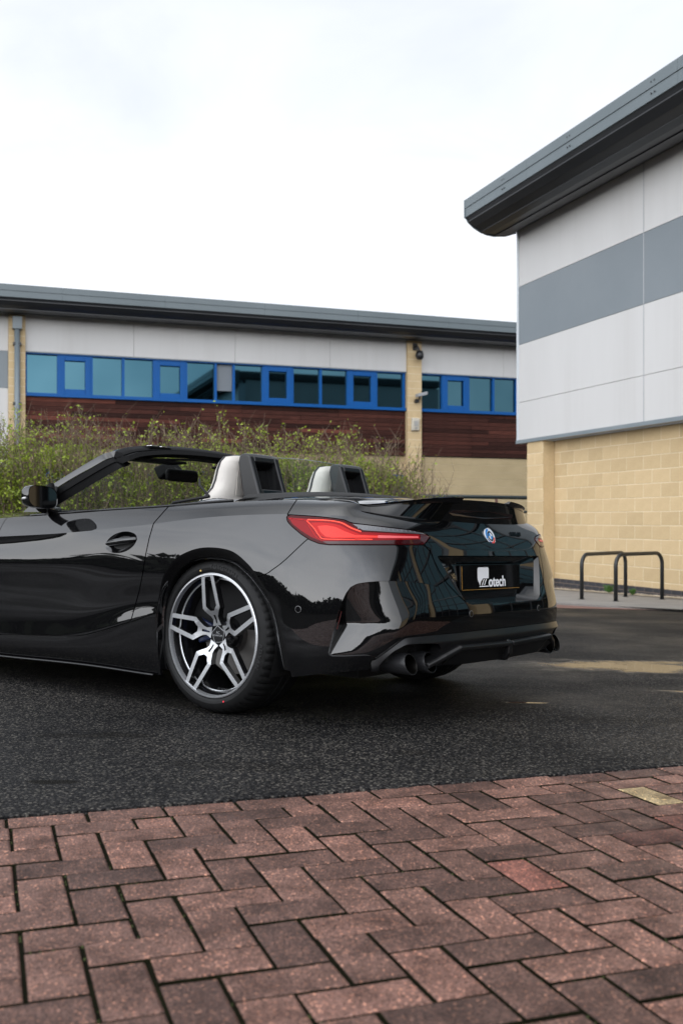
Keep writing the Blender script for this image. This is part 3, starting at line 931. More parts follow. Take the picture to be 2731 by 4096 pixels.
# ---------------------------------------------------------------- hedge
TWIG = mottled('hedge_twig', (.075, .052, .034), (.19, .14, .095), 5, .85)
def leaf_mat(name, a, b, c):
    m = principled(name, a, .5)
    n, l, bs = nodes_of(m)
    t = noise_node(m, 7, 3, .6); r = ramp_node(m, t.outputs['Fac'], [(.3, a), (.5, b), (.72, c)])
    l.new(r.outputs['Color'], bs.inputs['Base Color'])
    bs.inputs['Subsurface Weight'].default_value = 0
    tr = n.new('ShaderNodeBsdfTranslucent'); l.new(r.outputs['Color'], tr.inputs['Color'])
    mx = n.new('ShaderNodeMixShader'); mx.inputs['Fac'].default_value = .35
    out = n['Material Output']; l.new(bs.outputs[0], mx.inputs[1]); l.new(tr.outputs[0], mx.inputs[2]); l.new(mx.outputs[0], out.inputs['Surface'])
    return m
LEAF = leaf_mat('hedge_leaf', (.11, .15, .015), (.25, .33, .03), (.46, .54, .06))
def hedge_top(u):
    base = np.interp(u, [-4, 0, 1.2, 2.5, 3.8, 4.4, 4.8, 5.1, 5.4], [1.95, 1.88, 1.98, 1.96, 1.96, 1.90, 1.72, 1.42, .9])
    return base + .07 * math.sin(u * 3.1) + .05 * math.sin(u * 7.7 + 1)
from mathutils import noise as mnoise
def clump(p, sc=2.2):
    return mnoise.noise(Vector((p[0], p[1], p[2])) * sc) + .5 * mnoise.noise(Vector((p[0], p[1], p[2])) * sc * 2.7)
hr = random.Random(11)
hedge = empty('hedge', tuple(uvg(1.2, 11.3))); tag(hedge, 'twiggy green and brown hedge behind the car', 'hedge')
HO = Vector(hedge.location)
stems = MB(); leaves_v, leaves_f = [], []
def add_leaf(p, size, rr):
    a = Vector((rr.gauss(0, 1), rr.gauss(0, 1), rr.gauss(.3, .8))).normalized()
    b = a.cross(Vector((rr.gauss(0, 1), rr.gauss(0, 1), rr.gauss(0, 1)))).normalized()
    c = a.cross(b)
    i = len(leaves_v)
    leaves_v.extend([p, p + a * size * .5 + b * size * .32 + c * size * .06, p + a * size, p + a * size * .5 - b * size * .32 + c * size * .06])
    leaves_f.append((i, i + 1, i + 2, i + 3))
def thin(p, q, r0, r1):
    d = (q - p); n1 = d.cross(Vector((.3, .2, .9)))
    if n1.length < 1e-5: n1 = Vector((1, 0, 0))
    n1.normalize(); n2 = d.normalized().cross(n1)
    vs_ = []
    for c, r in ((p, r0), (q, r1)):
        for k in range(3):
            a = 2.0944 * k
            vs_.append(c + (n1 * math.cos(a) + n2 * math.sin(a)) * r)
    stems.add(vs_, [(0, 1, 4, 3), (1, 2, 5, 4), (2, 0, 3, 5)])
for k in range(3000):
    u = hr.uniform(-4.2, 5.25); v = 11.2 + hr.uniform(-.55, .65)
    p = uvg(u, v) - HO
    green = .42 + .62 * (math.sin(u * 1.9 + 2.0) * .5 + .5) * (1.2 if u > 3.9 or u < .6 else .62)
    top = hedge_top(u) * hr.uniform(.76, 1.10)
    x = p.copy(); d = Vector((hr.gauss(0, .06), hr.gauss(0, .06), 1)).normalized()
    n_seg = 7; r0 = hr.uniform(.005, .010)
    for s_ in range(n_seg):
        L = top / n_seg
        q = x + d * L
        if q.z + HO.z > .25 or s_ > 2:
            thin(x, q, r0 * (1 - s_ / (n_seg + 1)), r0 * (1 - (s_ + 1) / (n_seg + 1)) + .0012)
        frac = (s_ + 1) / n_seg
        nb = 2 if s_ > 1 else 0
        for b_ in range(nb):
            t = hr.random(); a = hr.random() * 6.283
            o0 = x.lerp(q, t)
            tw = Vector((math.cos(a), math.sin(a), hr.uniform(.7, 1.8))).normalized() * hr.uniform(.10, .26)
            thin(o0, o0 + tw, .0026, .0012)
            nl = int(hr.uniform(1.5, 13) * green * (1.3 - .72 * frac ** 2.2))
            if clump(o0) < -.05: nl = nl // 3
            for _ in range(nl):
                add_leaf(o0 + tw * hr.uniform(.1, 1.05) + Vector((hr.gauss(0, .012),) * 3), hr.uniform(.020, .046), hr)
        x = q
        d = (d + Vector((hr.gauss(0, .07), hr.gauss(0, .07), .05))).normalized()
    for _ in range(int(hr.uniform(0, 6) * green)):
        add_leaf(x + Vector((hr.gauss(0, .02), hr.gauss(0, .02), hr.uniform(-.12, .0))), hr.uniform(.015, .03), hr)
# dense inner leaf mass low down
for k in range(190000):
    u = hr.uniform(-4.2, 5.3); v = 11.25 + hr.gauss(0, .30)
    g = .35 + .65 * (math.sin(u * 1.9 + 2.0) * .5 + .5)
    if hr.random() > g + .40: continue
    h = hedge_top(u) * (hr.random() ** .8) * .90
    p = uvg(u, v, h) - HO
    if clump(p) < -.46 + .60 * (h / hedge_top(u)) ** 2: continue
    add_leaf(p, hr.uniform(.020, .046), hr)
so = stems.build('stems', TWIG, hedge); so['kind'] = 'stuff'
lo_ = obj_from('foliage', mesh_pd('foliage', leaves_v, leaves_f), LEAF, hedge); lo_['kind'] = 'stuff'

# ---------------------------------------------------------------- surroundings behind the viewer, seen only as reflections in paint and glass
def treeline(name, pts, h, label, seed):
    rr = random.Random(seed)
    Vv, Ff = [], []
    for k in range(len(pts) - 1):
        a, b = Vector(pts[k]), Vector(pts[k + 1])
        L = (b - a).length
        for j in range(int(L * (90 if h > 3 else 420))):
            t = rr.random(); c = a.lerp(b, t)
            s = k + t
            hh = h * (.62 + .22 * math.sin(s * 5.3 + seed) + .16 * math.sin(s * 13.7))
            z = rr.random() ** .75 * hh
            p = Vector((c.x + rr.gauss(0, h * .22), c.y + rr.gauss(0, h * .22), gz(c.x, c.y) * .3 + z))
            sz = rr.uniform(.5, 1.1) * (.5 if h > 3 else .22)
            u1 = Vector((rr.gauss(0, 1), rr.gauss(0, 1), rr.gauss(0, 1))).normalized(); w1 = u1.cross(Vector((rr.gauss(0, 1), rr.gauss(0, 1), rr.gauss(0, 1)))).normalized()
            i = len(Vv); Vv.extend([p - u1 * sz - w1 * sz * .5, p + u1 * sz - w1 * sz * .5, p + u1 * sz * .6 + w1 * sz, p - u1 * sz * .6 + w1 * sz]); Ff.append((i, i + 1, i + 2, i + 3))
    o = obj_from(name, mesh_pd(name, Vv, Ff), DARKLEAF)
    return tag(o, label, None, None, 'stuff')
DARKLEAF = mottled('far_tree_leaf', (.012, .020, .008), (.03, .04, .014), .6, .7)
treeline('far_treeline', [(-62, 40, 0), (-66, 10, 0), (-60, -15, 0), (-44, -40, 0), (-15, -58, 0), (20, -62, 0), (50, -45, 0)], 4.6, 'far dark line of trees mirrored in the car paint', 5)
treeline('boundary_shrubs', [(-13, 24, 0), (-15.5, 12, 0), (-15.5, 2, 0), (-12, -8, 0), (-3, -15, 0), (8, -17, 0)], 2.3, 'dark boundary shrubs mirrored low in the car door', 9)
# ================================================================== THE CAR
# car frame: x forward, y left, z up, origin on the ground under the rear axle
CAR_YAW, CAR_PITCH, CAR_ROLL = rad(37.844), rad(-0.607), rad(1.675)
CAR_T = np.array([-0.0256, 4.9459, -0.8574])
CAR_LOC = (float(CAR_T[0]), float(CAR_T[1]), 0.0)
CAR_EUL = (CAR_ROLL, -CAR_PITCH, math.pi - CAR_YAW)
def _carR():
    c, s = math.cos(CAR_YAW), math.sin(CAR_YAW)
    A = np.array([[-c, -s, 0], [s, -c, 0], [0, 0, 1]])
    cp, sp = math.cos(CAR_PITCH), math.sin(CAR_PITCH)
    P = np.array([[cp, 0, -sp], [0, 1, 0], [sp, 0, cp]])
    cr, sr = math.cos(CAR_ROLL), math.sin(CAR_ROLL)
    Q = np.array([[1, 0, 0], [0, cr, -sr], [0, sr, cr]])
    return A @ P @ Q
CAR_R = _carR()
def car_pixels(P):
    """where a car-frame point falls in image pixels (image 2731 wide, the car seen from behind left)"""
    X = np.asarray(P) @ CAR_R.T + CAR_T
    return np.stack([1365.5 + 3983 * X[..., 0] / X[..., 1], 2081 - 3983 * X[..., 2] / X[..., 1]], -1)  # image pixel coordinates, x right and y down
_REG = {'1': (0, 1700, 1.1479), '2': (1100, 1750, 1.3067), '4r': (1100, 2000, 2.24), '1r': (1600, 1940, 2.24), '5r': (0, 1750, 2.24),
        '6r': (700, 1750, 1.96), '2r': (1450, 2400, 1.8447), 'w': (600, 2150, 2.851), 'b': (1250, 2200, 2.4123), 't': (1000, 1880, 1.96), 's': (0, 2150, 2.24)}
def mk(reg, *pts):  # points read in an image crop, turned into full image pixels
    o = _REG[reg]
    return [(o[0] + x / o[2], o[1] + y / o[2]) for x, y in pts]

# control net: 13 lines (bottom to top) x 16 stations (front, round the corner, to the middle of the tail)
XS = [1.9, 1.4, 1.0, .65, .35, .1, -.12, -.32, -.49, -.62]
def side(y, z):
    return [(XS[i], y[i], z[i]) for i in range(10)]
NET = [
 # r0 lower edge
 side([.875,.88,.885,.887,.89,.895,.895,.895,.885,.85], [.14,.143,.15,.15,.145,.15,.165,.185,.205,.225]) +
   [(-.735,.775,.24),(-.825,.655,.245),(-.875,.5,.25),(-.895,.32,.25),(-.902,.15,.25),(-.905,0,.25)],
 # r1
 side([.905,.907,.91,.912,.915,.92,.922,.918,.902,.864], [.195,.2,.21,.235,.27,.30,.31,.31,.305,.305]) +
   [(-.755,.792,.31),(-.852,.664,.315),(-.905,.5,.318),(-.927,.32,.318),(-.935,.15,.318),(-.938,0,.318)],
 # r2 sill crease, bumper lower line
 side([.909,.911,.913,.918,.926,.928,.93,.924,.905,.868], [.24,.255,.272,.335,.41,.43,.43,.42,.40,.385]) +
   [(-.765,.797,.38),(-.864,.668,.382),(-.918,.5,.38),(-.941,.32,.377),(-.95,.15,.375),(-.953,0,.375)],
 # r3
 side([.905,.906,.908,.913,.921,.93,.931,.924,.904,.868], [.355,.365,.38,.425,.475,.495,.495,.485,.47,.46]) +
   [(-.767,.798,.455),(-.866,.67,.455),(-.921,.5,.455),(-.945,.32,.452),(-.954,.15,.45),(-.957,0,.45)],
 # r4
 side([.908,.909,.911,.918,.928,.935,.934,.925,.901,.862], [.51,.515,.52,.535,.56,.575,.575,.57,.56,.555]) +
   [(-.758,.796,.55),(-.853,.668,.55),(-.906,.5,.545),(-.93,.32,.54),(-.94,.15,.535),(-.943,0,.535)],
 # r5
 side([.918,.918,.919,.922,.929,.934,.932,.919,.889,.846], [.65,.65,.65,.655,.66,.665,.665,.662,.658,.655]) +
   [(-.738,.787,.653),(-.828,.662,.651),(-.877,.5,.648),(-.897,.32,.645),(-.906,.15,.643),(-.908,0,.642)],
 # r6 crease of the tail under the lamps
 side([.903,.906,.912,.918,.922,.925,.92,.903,.870,.828], [.705,.722,.738,.742,.745,.752,.752,.748,.742,.737]) +
   [(-.716,.772,.733),(-.803,.655,.730),(-.852,.5,.726),(-.875,.32,.721),(-.885,.15,.718),(-.888,0,.717)],
 # r7 shoulder crease, top edge of the lamps, lid face
 side([.914,.913,.911,.907,.904,.900,.892,.874,.842,.797], [.752,.765,.778,.797,.818,.838,.849,.853,.852,.846]) +
   [(-.688,.732,.838),(-.772,.63,.822),(-.823,.49,.80),(-.846,.315,.783),(-.856,.15,.777),(-.859,0,.776)],
 # r8 upper shoulder, valley under the ducktail
 side([.885,.885,.884,.88,.876,.870,.858,.836,.802,.755], [.815,.822,.832,.848,.862,.877,.886,.890,.888,.882]) +
   [(-.66,.688,.868),(-.735,.59,.855),(-.785,.465,.845),(-.81,.30,.837),(-.820,.145,.834),(-.823,0,.833)],
 # r9 belt line, edge of the ducktail
 side([.855,.855,.852,.848,.843,.832,.815,.785,.745,.705], [.855,.865,.876,.888,.895,.905,.912,.915,.910,.902]) +
   [(-.655,.645,.893),(-.735,.545,.903),(-.795,.42,.916),(-.828,.275,.926),(-.842,.135,.93),(-.846,0,.931)],
 # r10 deck
 side([.82,.82,.815,.80,.78,.74,.71,.68,.65,.62], [.862,.872,.883,.895,.905,.922,.930,.930,.924,.915]) +
   [(-.615,.57,.911),(-.665,.485,.914),(-.70,.375,.920),(-.725,.245,.926),(-.735,.12,.929),(-.738,0,.93)],
 # r11
 side([.6,.6,.6,.58,.54,.50,.46,.44,.43,.42], [.90,.905,.91,.92,.93,.948,.954,.950,.943,.936]) +
   [(-.585,.40,.931),(-.615,.34,.931),(-.64,.26,.932),(-.655,.17,.934),(-.66,.085,.936),(-.662,0,.936)],
 # r12 middle line
 side([0]*10, [.92,.925,.93,.935,.945,.96,.968,.962,.956,.950]) +
   [(-.565,0,.945),(-.58,0,.944),(-.592,0,.943),(-.60,0,.942),(-.605,0,.941),(-.61,0,.94)],
]
for _r, _x in ((10, (-.46, -.55)), (11, (-.44, -.53)), (12, (-.43, -.51))):      # keep the stations in order over the deck
    for _i in (8, 9):
        NET[_r][_i] = (_x[_i - 8],) + NET[_r][_i][1:]
NET = np.array(NET, float)          # (13,16,3)

def spline_ops(kn, t):
    """natural cubic interpolation operator: rows t, columns knots"""
    n = len(kn)
    h = np.diff(kn)
    A = np.zeros((n, n)); B = np.zeros((n, n))
    A[0, 0] = A[-1, -1] = 1
    for i in range(1, n - 1):
        A[i, i - 1], A[i, i], A[i, i + 1] = h[i - 1], 2 * (h[i - 1] + h[i]), h[i]
        B[i, i - 1], B[i, i], B[i, i + 1] = 6 / h[i - 1], -6 / h[i - 1] - 6 / h[i], 6 / h[i]
    M2 = np.linalg.solve(A, B)
    out = np.zeros((len(t), n))
    for k, x in enumerate(t):
        i = min(max(np.searchsorted(kn, x, 'right') - 1, 0), n - 2)
        a = (kn[i + 1] - x) / h[i]; b = 1 - a
        out[k, i] += a; out[k, i + 1] += b
        out[k] += ((a ** 3 - a) * M2[i] + (b ** 3 - b) * M2[i + 1]) * h[i] ** 2 / 6
    return out

NU, NV = 14, 9
def skin_grid():
    nr, nc = NET.shape[:2]
    ext = np.concatenate([NET, NET[:, -2:-6:-1] * [1, -1, 1]], 1)         # mirrored stations past the middle
    d = np.linalg.norm(np.diff(ext[2:9], axis=1), axis=2).mean(0)
    ku = np.concatenate([[0], np.cumsum(d)])
    tu = np.concatenate([np.linspace(ku[i], ku[i + 1], NU, endpoint=False) for i in range(nc - 1)] + [[ku[nc - 1]]])
    U = spline_ops(ku, tu)
    G = np.einsum('tc,rcd->rtd', U, ext)                                   # rows x dense u
    wcol = np.linspace(0, nc - 1, len(tu))
    dv = np.linalg.norm(np.diff(NET, axis=0), axis=2)
    dv = dv[:, 2:].mean(1)
    kv = np.concatenate([[0], np.cumsum(dv)])
    def vert(breaks):
        segs = [0] + breaks + [nr - 1]
        rows = []
        for a, b in zip(segs[:-1], segs[1:]):
            k = kv[a:b + 1]
            for i in range(a, b):
                t = np.linspace(kv[i], kv[i + 1], NV + 1)
                if len(k) == 2:
                    op = np.stack([(k[1] - t) / (k[1] - k[0]), (t - k[0]) / (k[1] - k[0])], 1)
                else:
                    op = spline_ops(k, t)
                rows.append(np.einsum('tr,rud->tud', op, G[a:b + 1]))
        return np.array(rows)                                               # (nr-1, NV+1, nu, 3)
    S = vert([2, 7, 9]); Rr = vert([2, 6, 8, 9])
    w = np.clip((wcol - 8.5) / 2.2, 0, 1); w = w * w * (3 - 2 * w)
    return S * (1 - w)[None, None, :, None] + Rr * w[None, None, :, None]

def grid_normals(B):
    """B (blocks, NV+1, nu, 3): outward normals per block with soft creases"""
    dv = np.gradient(B, axis=1)
    du = np.gradient(B, axis=2)
    du[:, :, -1] = [0, -1, 0]
    dv[:, :, -1, 1] = 0
    N = np.cross(du, dv)
    N /= np.linalg.norm(N, axis=3, keepdims=True) + 1e-12
    if N[4, 4, 40, 1] < 0: N = -N
    for i in range(B.shape[0] - 1):
        a, b = N[i, -1], N[i + 1, 0]
        ang = np.degrees(np.arccos(np.clip((a * b).sum(1), -1, 1)))
        k = np.clip((ang - 7) / 9, 0, 1)[:, None]
        m = a + b; m /= np.linalg.norm(m, axis=1, keepdims=True)
        na = m * (1 - k) + a * k; nb = m * (1 - k) + b * k
        N[i, -1] = na / np.linalg.norm(na, axis=1, keepdims=True)
        N[i + 1, 0] = nb / np.linalg.norm(nb, axis=1, keepdims=True)
    return N

class Skin:
    """indexed polygons with vertex attributes"""
    def __init__(self, V, N, F, X=None):
        self.V, self.N, self.F = np.asarray(V), np.asarray(N), [list(f) for f in F]
        self.X = {} if X is None else X
    def clip(self, g):
        """keep g > 0"""
        V, N = list(self.V), list(self.N)
        X = {k: list(a) for k, a in self.X.items()}
        cut, F = {}, []
        g = np.asarray(g, float)
        g = np.where(np.abs(g) < 1e-9, 1e-9, g)
        for f in self.F:
            s = [g[i] > 0 for i in f]
            if all(s): F.append(f); continue
            if not any(s): continue
            nf = []
            for a in range(len(f)):
                i, j = f[a], f[(a + 1) % len(f)]
                if g[i] > 0: nf.append(i)
                if (g[i] > 0) != (g[j] > 0):
                    key = (min(i, j), max(i, j))
                    if key not in cut:
                        p, q = key
                        t = g[p] / (g[p] - g[q])
                        cut[key] = len(V)
                        V.append(self.V[p] * (1 - t) + self.V[q] * t)
                        nn = self.N[p] * (1 - t) + self.N[q] * t
                        N.append(nn / (np.linalg.norm(nn) + 1e-12))
                        for k in X: X[k].append(self.X[k][p] * (1 - t) + self.X[k][q] * t)
                    nf.append(cut[key])
            if len(nf) >= 3: F.append(nf)
        return Skin(np.array(V), np.array(N), F, {k: np.array(a) for k, a in X.items()}).tidy()
    def tidy(self):
        used = sorted({i for f in self.F for i in f})
        mp = {o: n for n, o in enumerate(used)}
        if not used:
            return Skin(np.zeros((0, 3)), np.zeros((0, 3)), [], {})
        return Skin(self.V[used], self.N[used], [[mp[i] for i in f] for f in self.F], {k: a[used] for k, a in self.X.items()})
    def subdivided(self):
        V, N = list(self.V), list(self.N)
        X = {k: list(a) for k, a in self.X.items()}
        mid, F = {}, []
        def avg(ids):
            V.append(self.V[ids].mean(0)); n = self.N[ids].mean(0); N.append(n / (np.linalg.norm(n) + 1e-12))
            for k in X: X[k].append(self.X[k][ids].mean())
            return len(V) - 1
        for f in self.F:
            c = avg(f)
            m = []
            for a in range(len(f)):
                key = (min(f[a], f[(a + 1) % len(f)]), max(f[a], f[(a + 1) % len(f)]))
                if key not in mid: mid[key] = avg(list(key))
                m.append(mid[key])
            for a in range(len(f)):
                F.append([f[a], m[a], c, m[a - 1]])
        return Skin(np.array(V), np.array(N), F, {k: np.array(a) for k, a in X.items()})
    def moved(self, d):
        return Skin(self.V + self.N * d, self.N, self.F, dict(self.X))
    def mirrored(self):
        return Skin(self.V * [1, -1, 1], self.N * [1, -1, 1], [f[::-1] for f in self.F], dict(self.X))
    def joined(self, o):
        b = len(self.V)
        return Skin(np.concatenate([self.V, o.V]), np.concatenate([self.N, o.N]), self.F + [[i + b for i in f] for f in o.F])
    def with_rim(self, depth):
        """turn the open edges inward so the panel has a thickness; coincident crease vertices are matched by position"""
        key = [tuple(np.round(v, 5)) for v in self.V]
        cnt = {}
        for f in self.F:
            for a in range(len(f)):
                i, j = f[a], f[(a + 1) % len(f)]
                k = frozenset((key[i], key[j]))
                if len(k) < 2: continue
                cnt.setdefault(k, []).append((i, j))
        V, N, F = list(self.V), list(self.N), list(self.F)
        new = {}
        def top(i, n):
            V.append(self.V[i]); N.append(n); return len(V) - 1
        for k, es in cnt.items():
            if len(es) != 1: continue
            i, j = es[0]
            e = self.V[j] - self.V[i]
            n = np.cross(e, self.N[i])
            ln = np.linalg.norm(n)
            if ln < 1e-9: continue
            n = n / ln
            ids = []
            for q in (i, j):
                V.append(self.V[q]); N.append(n)
                V.append(self.V[q] - self.N[q] * depth); N.append(n)
                ids += [len(V) - 2, len(V) - 1]
            F.append([ids[2], ids[0], ids[1], ids[3]])
        return Skin(np.array(V), np.array(N), F)
    def build(self, name, mat, parent):
        me = mesh_pd(name, self.V, self.F)
        for p in me.polygons: p.use_smooth = True
        me.normals_split_custom_set_from_vertices([tuple(n) for n in self.N])
        return obj_from(name, me, mat, parent)

BL = skin_grid()
BN = grid_normals(BL)
def full_skin():
    nb, nv, nu = BL.shape[:3]
    V = BL.reshape(-1, 3); N = BN.reshape(-1, 3)
    F = []
    for b in range(nb):
        for i in range(nv - 1):
            for j in range(nu - 1):
                o = b * nv * nu
                F.append([o + i * nu + j, o + (i + 1) * nu + j, o + (i + 1) * nu + j + 1, o + i * nu + j + 1][::-1])
    rows = np.repeat(np.arange(nb * nv) / nv, nu)
    rowf = (np.arange(nb)[:, None] + np.linspace(0, 1, nv)[None]).reshape(-1)
    colf = np.linspace(0, NET.shape[1] - 1, nu)
    X = {'r': np.repeat(rowf, nu), 'c': np.tile(colf, nb * nv)}
    # winding must agree with the normals
    f = F[len(F) // 3]
    if np.dot(np.cross(V[f[1]] - V[f[0]], V[f[2]] - V[f[0]]), N[f[0]]) < 0:
        F = [q[::-1] for q in F]
    return Skin(V, N, F, X)
SK = full_skin()
SKBVH = BVHTree.FromPolygons([tuple(v) for v in SK.V], SK.F)
def on_skin(px, py, off=0.0):
    """point of the body skin seen at an image pixel, with its normal"""
    o = Vector(-CAR_T @ CAR_R)
    d = Vector(np.array([(px - 1365.5) / 3983, 1, -(py - 2081) / 3983]) @ CAR_R).normalized()  # camera ray through that image pixel
    h, n, i, dist = SKBVH.ray_cast(o, d)
    if h is None: return None, None
    if n.dot(d) > 0: n = -n
    return h + n * off, n
# ------------------------------------------------------------------ car materials
def paint_material():
    m = principled('black_metallic_paint', (.003, .003, .0035), .5, metal=0.0, spec=.02, coat=1.0, coat_rough=.02)
    n, l, b = nodes_of(m)
    b.inputs['Coat IOR'].default_value = 1.66
    t = noise_node(m, 900, 2, .5)
    r = ramp_node(m, t.outputs['Fac'], [(.35, (.0006, .0006, .0008)), (.75, (.003, .0031, .0037))])
    l.new(r.outputs['Color'], b.inputs['Base Color'])
    return m
PAINT = paint_material()
PAINT_IN = principled('black_inner_metal', (.003, .003, .003), .7)
GLOSS = principled('gloss_black_plastic', (.003, .003, .0035), .08, spec=.4)
SATIN = principled('satin_black_plastic', (.006, .006, .0065), .30, spec=.35)
MATTE = principled('matte_black_plastic', (.006, .006, .0065), .6, spec=.25)
RUBBER = mottled('tyre_rubber', (.004, .004, .0042), (.008, .008, .008), 30, .6, spec=.25)
SEALRUB = principled('seal_rubber', (.004, .004, .0043), .55, spec=.08)
FABRIC = mottled('black_roof_fabric', (.006, .006, .0065), (.012, .012, .012), 40, .9, bump=.3, bscale=900)
LEATHER = mottled('ivory_leather', (.46, .43, .395), (.53, .50, .46), 6, .45, bump=.1, bscale=500)
PIPING = principled('dark_piping', (.02, .02, .022), .6)
CARBON = principled('carbon_weave', (.006, .006, .0065), .5, coat=.15, coat_rough=.2, spec=.25)
def _carbon():
    n, l, b = nodes_of(CARBON)
    tc = n.new('ShaderNodeTexCoord'); ch = n.new('ShaderNodeTexChecker')
    ch.inputs['Scale'].default_value = 260
    ch.inputs['Color1'].default_value = (.004, .004, .0045, 1); ch.inputs['Color2'].default_value = (.022, .022, .024, 1)
    l.new(tc.outputs['Object'], ch.inputs['Vector']); l.new(ch.outputs['Color'], b.inputs['Base Color'])
_carbon()
SILVER = principled('machined_alloy', (.5, .51, .53), .36, metal=.85)
def _brushed():
    n, l, b = nodes_of(SILVER)
    t = noise_node(SILVER, 90, 3, .5, mapping=(1, 1, 8))
    r = ramp_node(SILVER, t.outputs['Fac'], [(.3, (.46, .47, .485)), (.7, (.60, .61, .625))])
    l.new(r.outputs['Color'], b.inputs['Base Color'])
_brushed()
RIMBLACK = principled('rim_black_lacquer', (.006, .006, .0065), .18, coat=.8)
DISC = principled('brake_disc_steel', (.22, .21, .20), .38, metal=1.0)
CALIPER = principled('caliper_blue', (.006, .014, .06), .35, coat=.3)
CHROME = principled('bright_metal', (.75, .76, .78), .12, metal=1.0)
RED_DK = principled('lamp_dark_red', (.05, .002, .003), .12, coat=0, spec=.16, coat_rough=.02)
RED = principled('lamp_red', (.22, .005, .008), .15, coat=0, spec=.16, coat_rough=.02)
RED_LIT = principled('lamp_lit_red', (.36, .009, .010), .2, coat=0, spec=.16, coat_rough=.02, emis=(1.0, .045, .03), emis_s=.07)
RED_LINE = principled('lamp_lit_line', (.8, .06, .04), .2, coat=0, spec=.16, coat_rough=.02, emis=(1.0, .10, .05), emis_s=.45)
RED_CORE = principled('lamp_core_red', (.55, .03, .025), .2, spec=.2, emis=(1.0, .07, .045), emis_s=.22)
RED_BAR = principled('lamp_bar_red', (.55, .10, .11), .2, spec=.2, emis=(1.0, .12, .12), emis_s=.12)
RED_SMOKE = principled('lamp_smoked_red', (.030, .003, .004), .06, spec=.5)
RIB_GREY = principled('lamp_rib_grey', (.13, .13, .14), .25)
SMOKE = principled('lamp_smoked_clear', (.075, .078, .085), .1, coat=1.0, coat_rough=.02)
def thin_glass(name, tint=(.9, .95, .93), alpha=.12, rough=.02):
    m = bpy.data.materials.new(name); m.use_nodes = True
    n, l = m.node_tree.nodes, m.node_tree.links
    n.clear()
    o = n.new('ShaderNodeOutputMaterial'); mx = n.new('ShaderNodeMixShader'); lw = n.new('ShaderNodeLayerWeight')
    lw.inputs['Blend'].default_value = .5
    pw = n.new('ShaderNodeMath'); pw.operation = 'POWER'; pw.inputs[1].default_value = 4.5
    fr = n.new('ShaderNodeMath'); fr.operation = 'MULTIPLY_ADD'; fr.inputs[1].default_value = .9; fr.inputs[2].default_value = .045
    l.new(lw.outputs['Facing'], pw.inputs[0]); l.new(pw.outputs[0], fr.inputs[0])
    tr = n.new('ShaderNodeBsdfTransparent'); tr.inputs['Color'].default_value = (*tint, 1)
    gl = n.new('ShaderNodeBsdfGlossy'); gl.inputs['Roughness'].default_value = rough
    l.new(fr.outputs[0], mx.inputs['Fac']); l.new(tr.outputs['BSDF'], mx.inputs[1]); l.new(gl.outputs['BSDF'], mx.inputs[2])
    l.new(mx.outputs['Shader'], o.inputs['Surface'])
    return m
WIND_GLASS = thin_glass('windscreen_glass', (.86, .90, .88))
SCREEN_GLASS = thin_glass('wind_deflector_glass', (.88, .92, .90))

car = empty('parked_convertible', CAR_LOC, CAR_EUL)
tag(car, 'glossy black two-seat convertible with red tail lamps parked on wet tarmac', 'car')

def both(fn):
    for s in (1, -1):
        fn(s)

# ------------------------------------------------------------------ split the skin into panels
GAP = 1.9
OC2 = smooth_poly([(.294,.05),(.294,.25),(.292,.426),(.268,.523),(.238,.591),(.190,.643),(.125,.684),(0,.714),(-.155,.704),(-.255,.652),(-.314,.597),(-.374,.525),(-.424,.432),(-.455,.32),(-.472,.16)], 5)
IC2 = smooth_poly([(.290,.05),(.289,.25),(.285,.426),(.258,.523),(.217,.585),(.166,.628),(.10,.656),(-.01,.670),(-.13,.656),(-.215,.612),(-.272,.565),(-.325,.50),(-.36,.42),(-.38,.32),(-.39,.16)], 5)
sk = SK
g_arch = -sdf_poly(sk.V[:, [0, 2]], OC2)
sk = sk.clip(np.where(sk.X['c'] < 9.4, g_arch, 1.0))
# cockpit opening and folded-roof bay (car frame)
def g_open(s):
    x, y = s.V[:, 0], s.V[:, 1]
    front = x - (1.46 - .30 * (1 - (np.abs(y) / .8) ** 2) * 0)
    rear = -(x + .335 - .10 * np.clip(np.abs(y) / .68, 0, 1.4) ** 2.5)
    outer = 9.42 - s.X['r']
    return np.maximum(np.maximum(front, rear), outer)
sk = sk.clip(g_open(sk))
L_TAIL = mk('t', (287,368),(298,350),(420,357),(540,366),(650,378),(738,391),(775,408),(810,418),(1000,440),(1250,470),(1345,488),(1395,512),(1413,528),(1390,557),(1365,586),(1330,589),(900,589),(620,588),(540,578),(470,550),(400,505),(330,445),(292,405))
SHUT = mk('4r', (1338,402),(1372,448)) + mk('1r', (268,590),(300,672),(350,775),(420,885),(500,968),(560,1030),(600,1052),(700,1056),(900,1050),(1100,1044),(1400,1036))
BUMP = mk('t', (446,545),(400,588),(340,645),(280,702),(225,748),(170,786)) + mk('1', (1230,681),(1190,696),(1140,706),(1000,800),(900,1100),(900,1600)) + [(2700, 3300), (2700, 2402)] + SHUT[::-1] + mk('t', (1300,560),(800,500),(520,520))
DOOR = mk('1', (-1500,300),(-1500,940),(-700,955),(0,963),(200,968),(330,970),(390,964),(480,940),(600,903),(640,760),(654,690),(668,600),(685,520),(705,452),(740,412),(772,376),(774,100))
SILL = mk('1', (-1500,942),(-700,957),(0,965),(200,970),(330,972),(390,966),(480,942),(600,905),(660,884),(720,862),(800,830),(800,1500),(-1500,1500))
px = lambda s: car_pixels(s.V)
lowrow = lambda s, g: np.where(s.X['r'] > 9.6, -50.0, g)

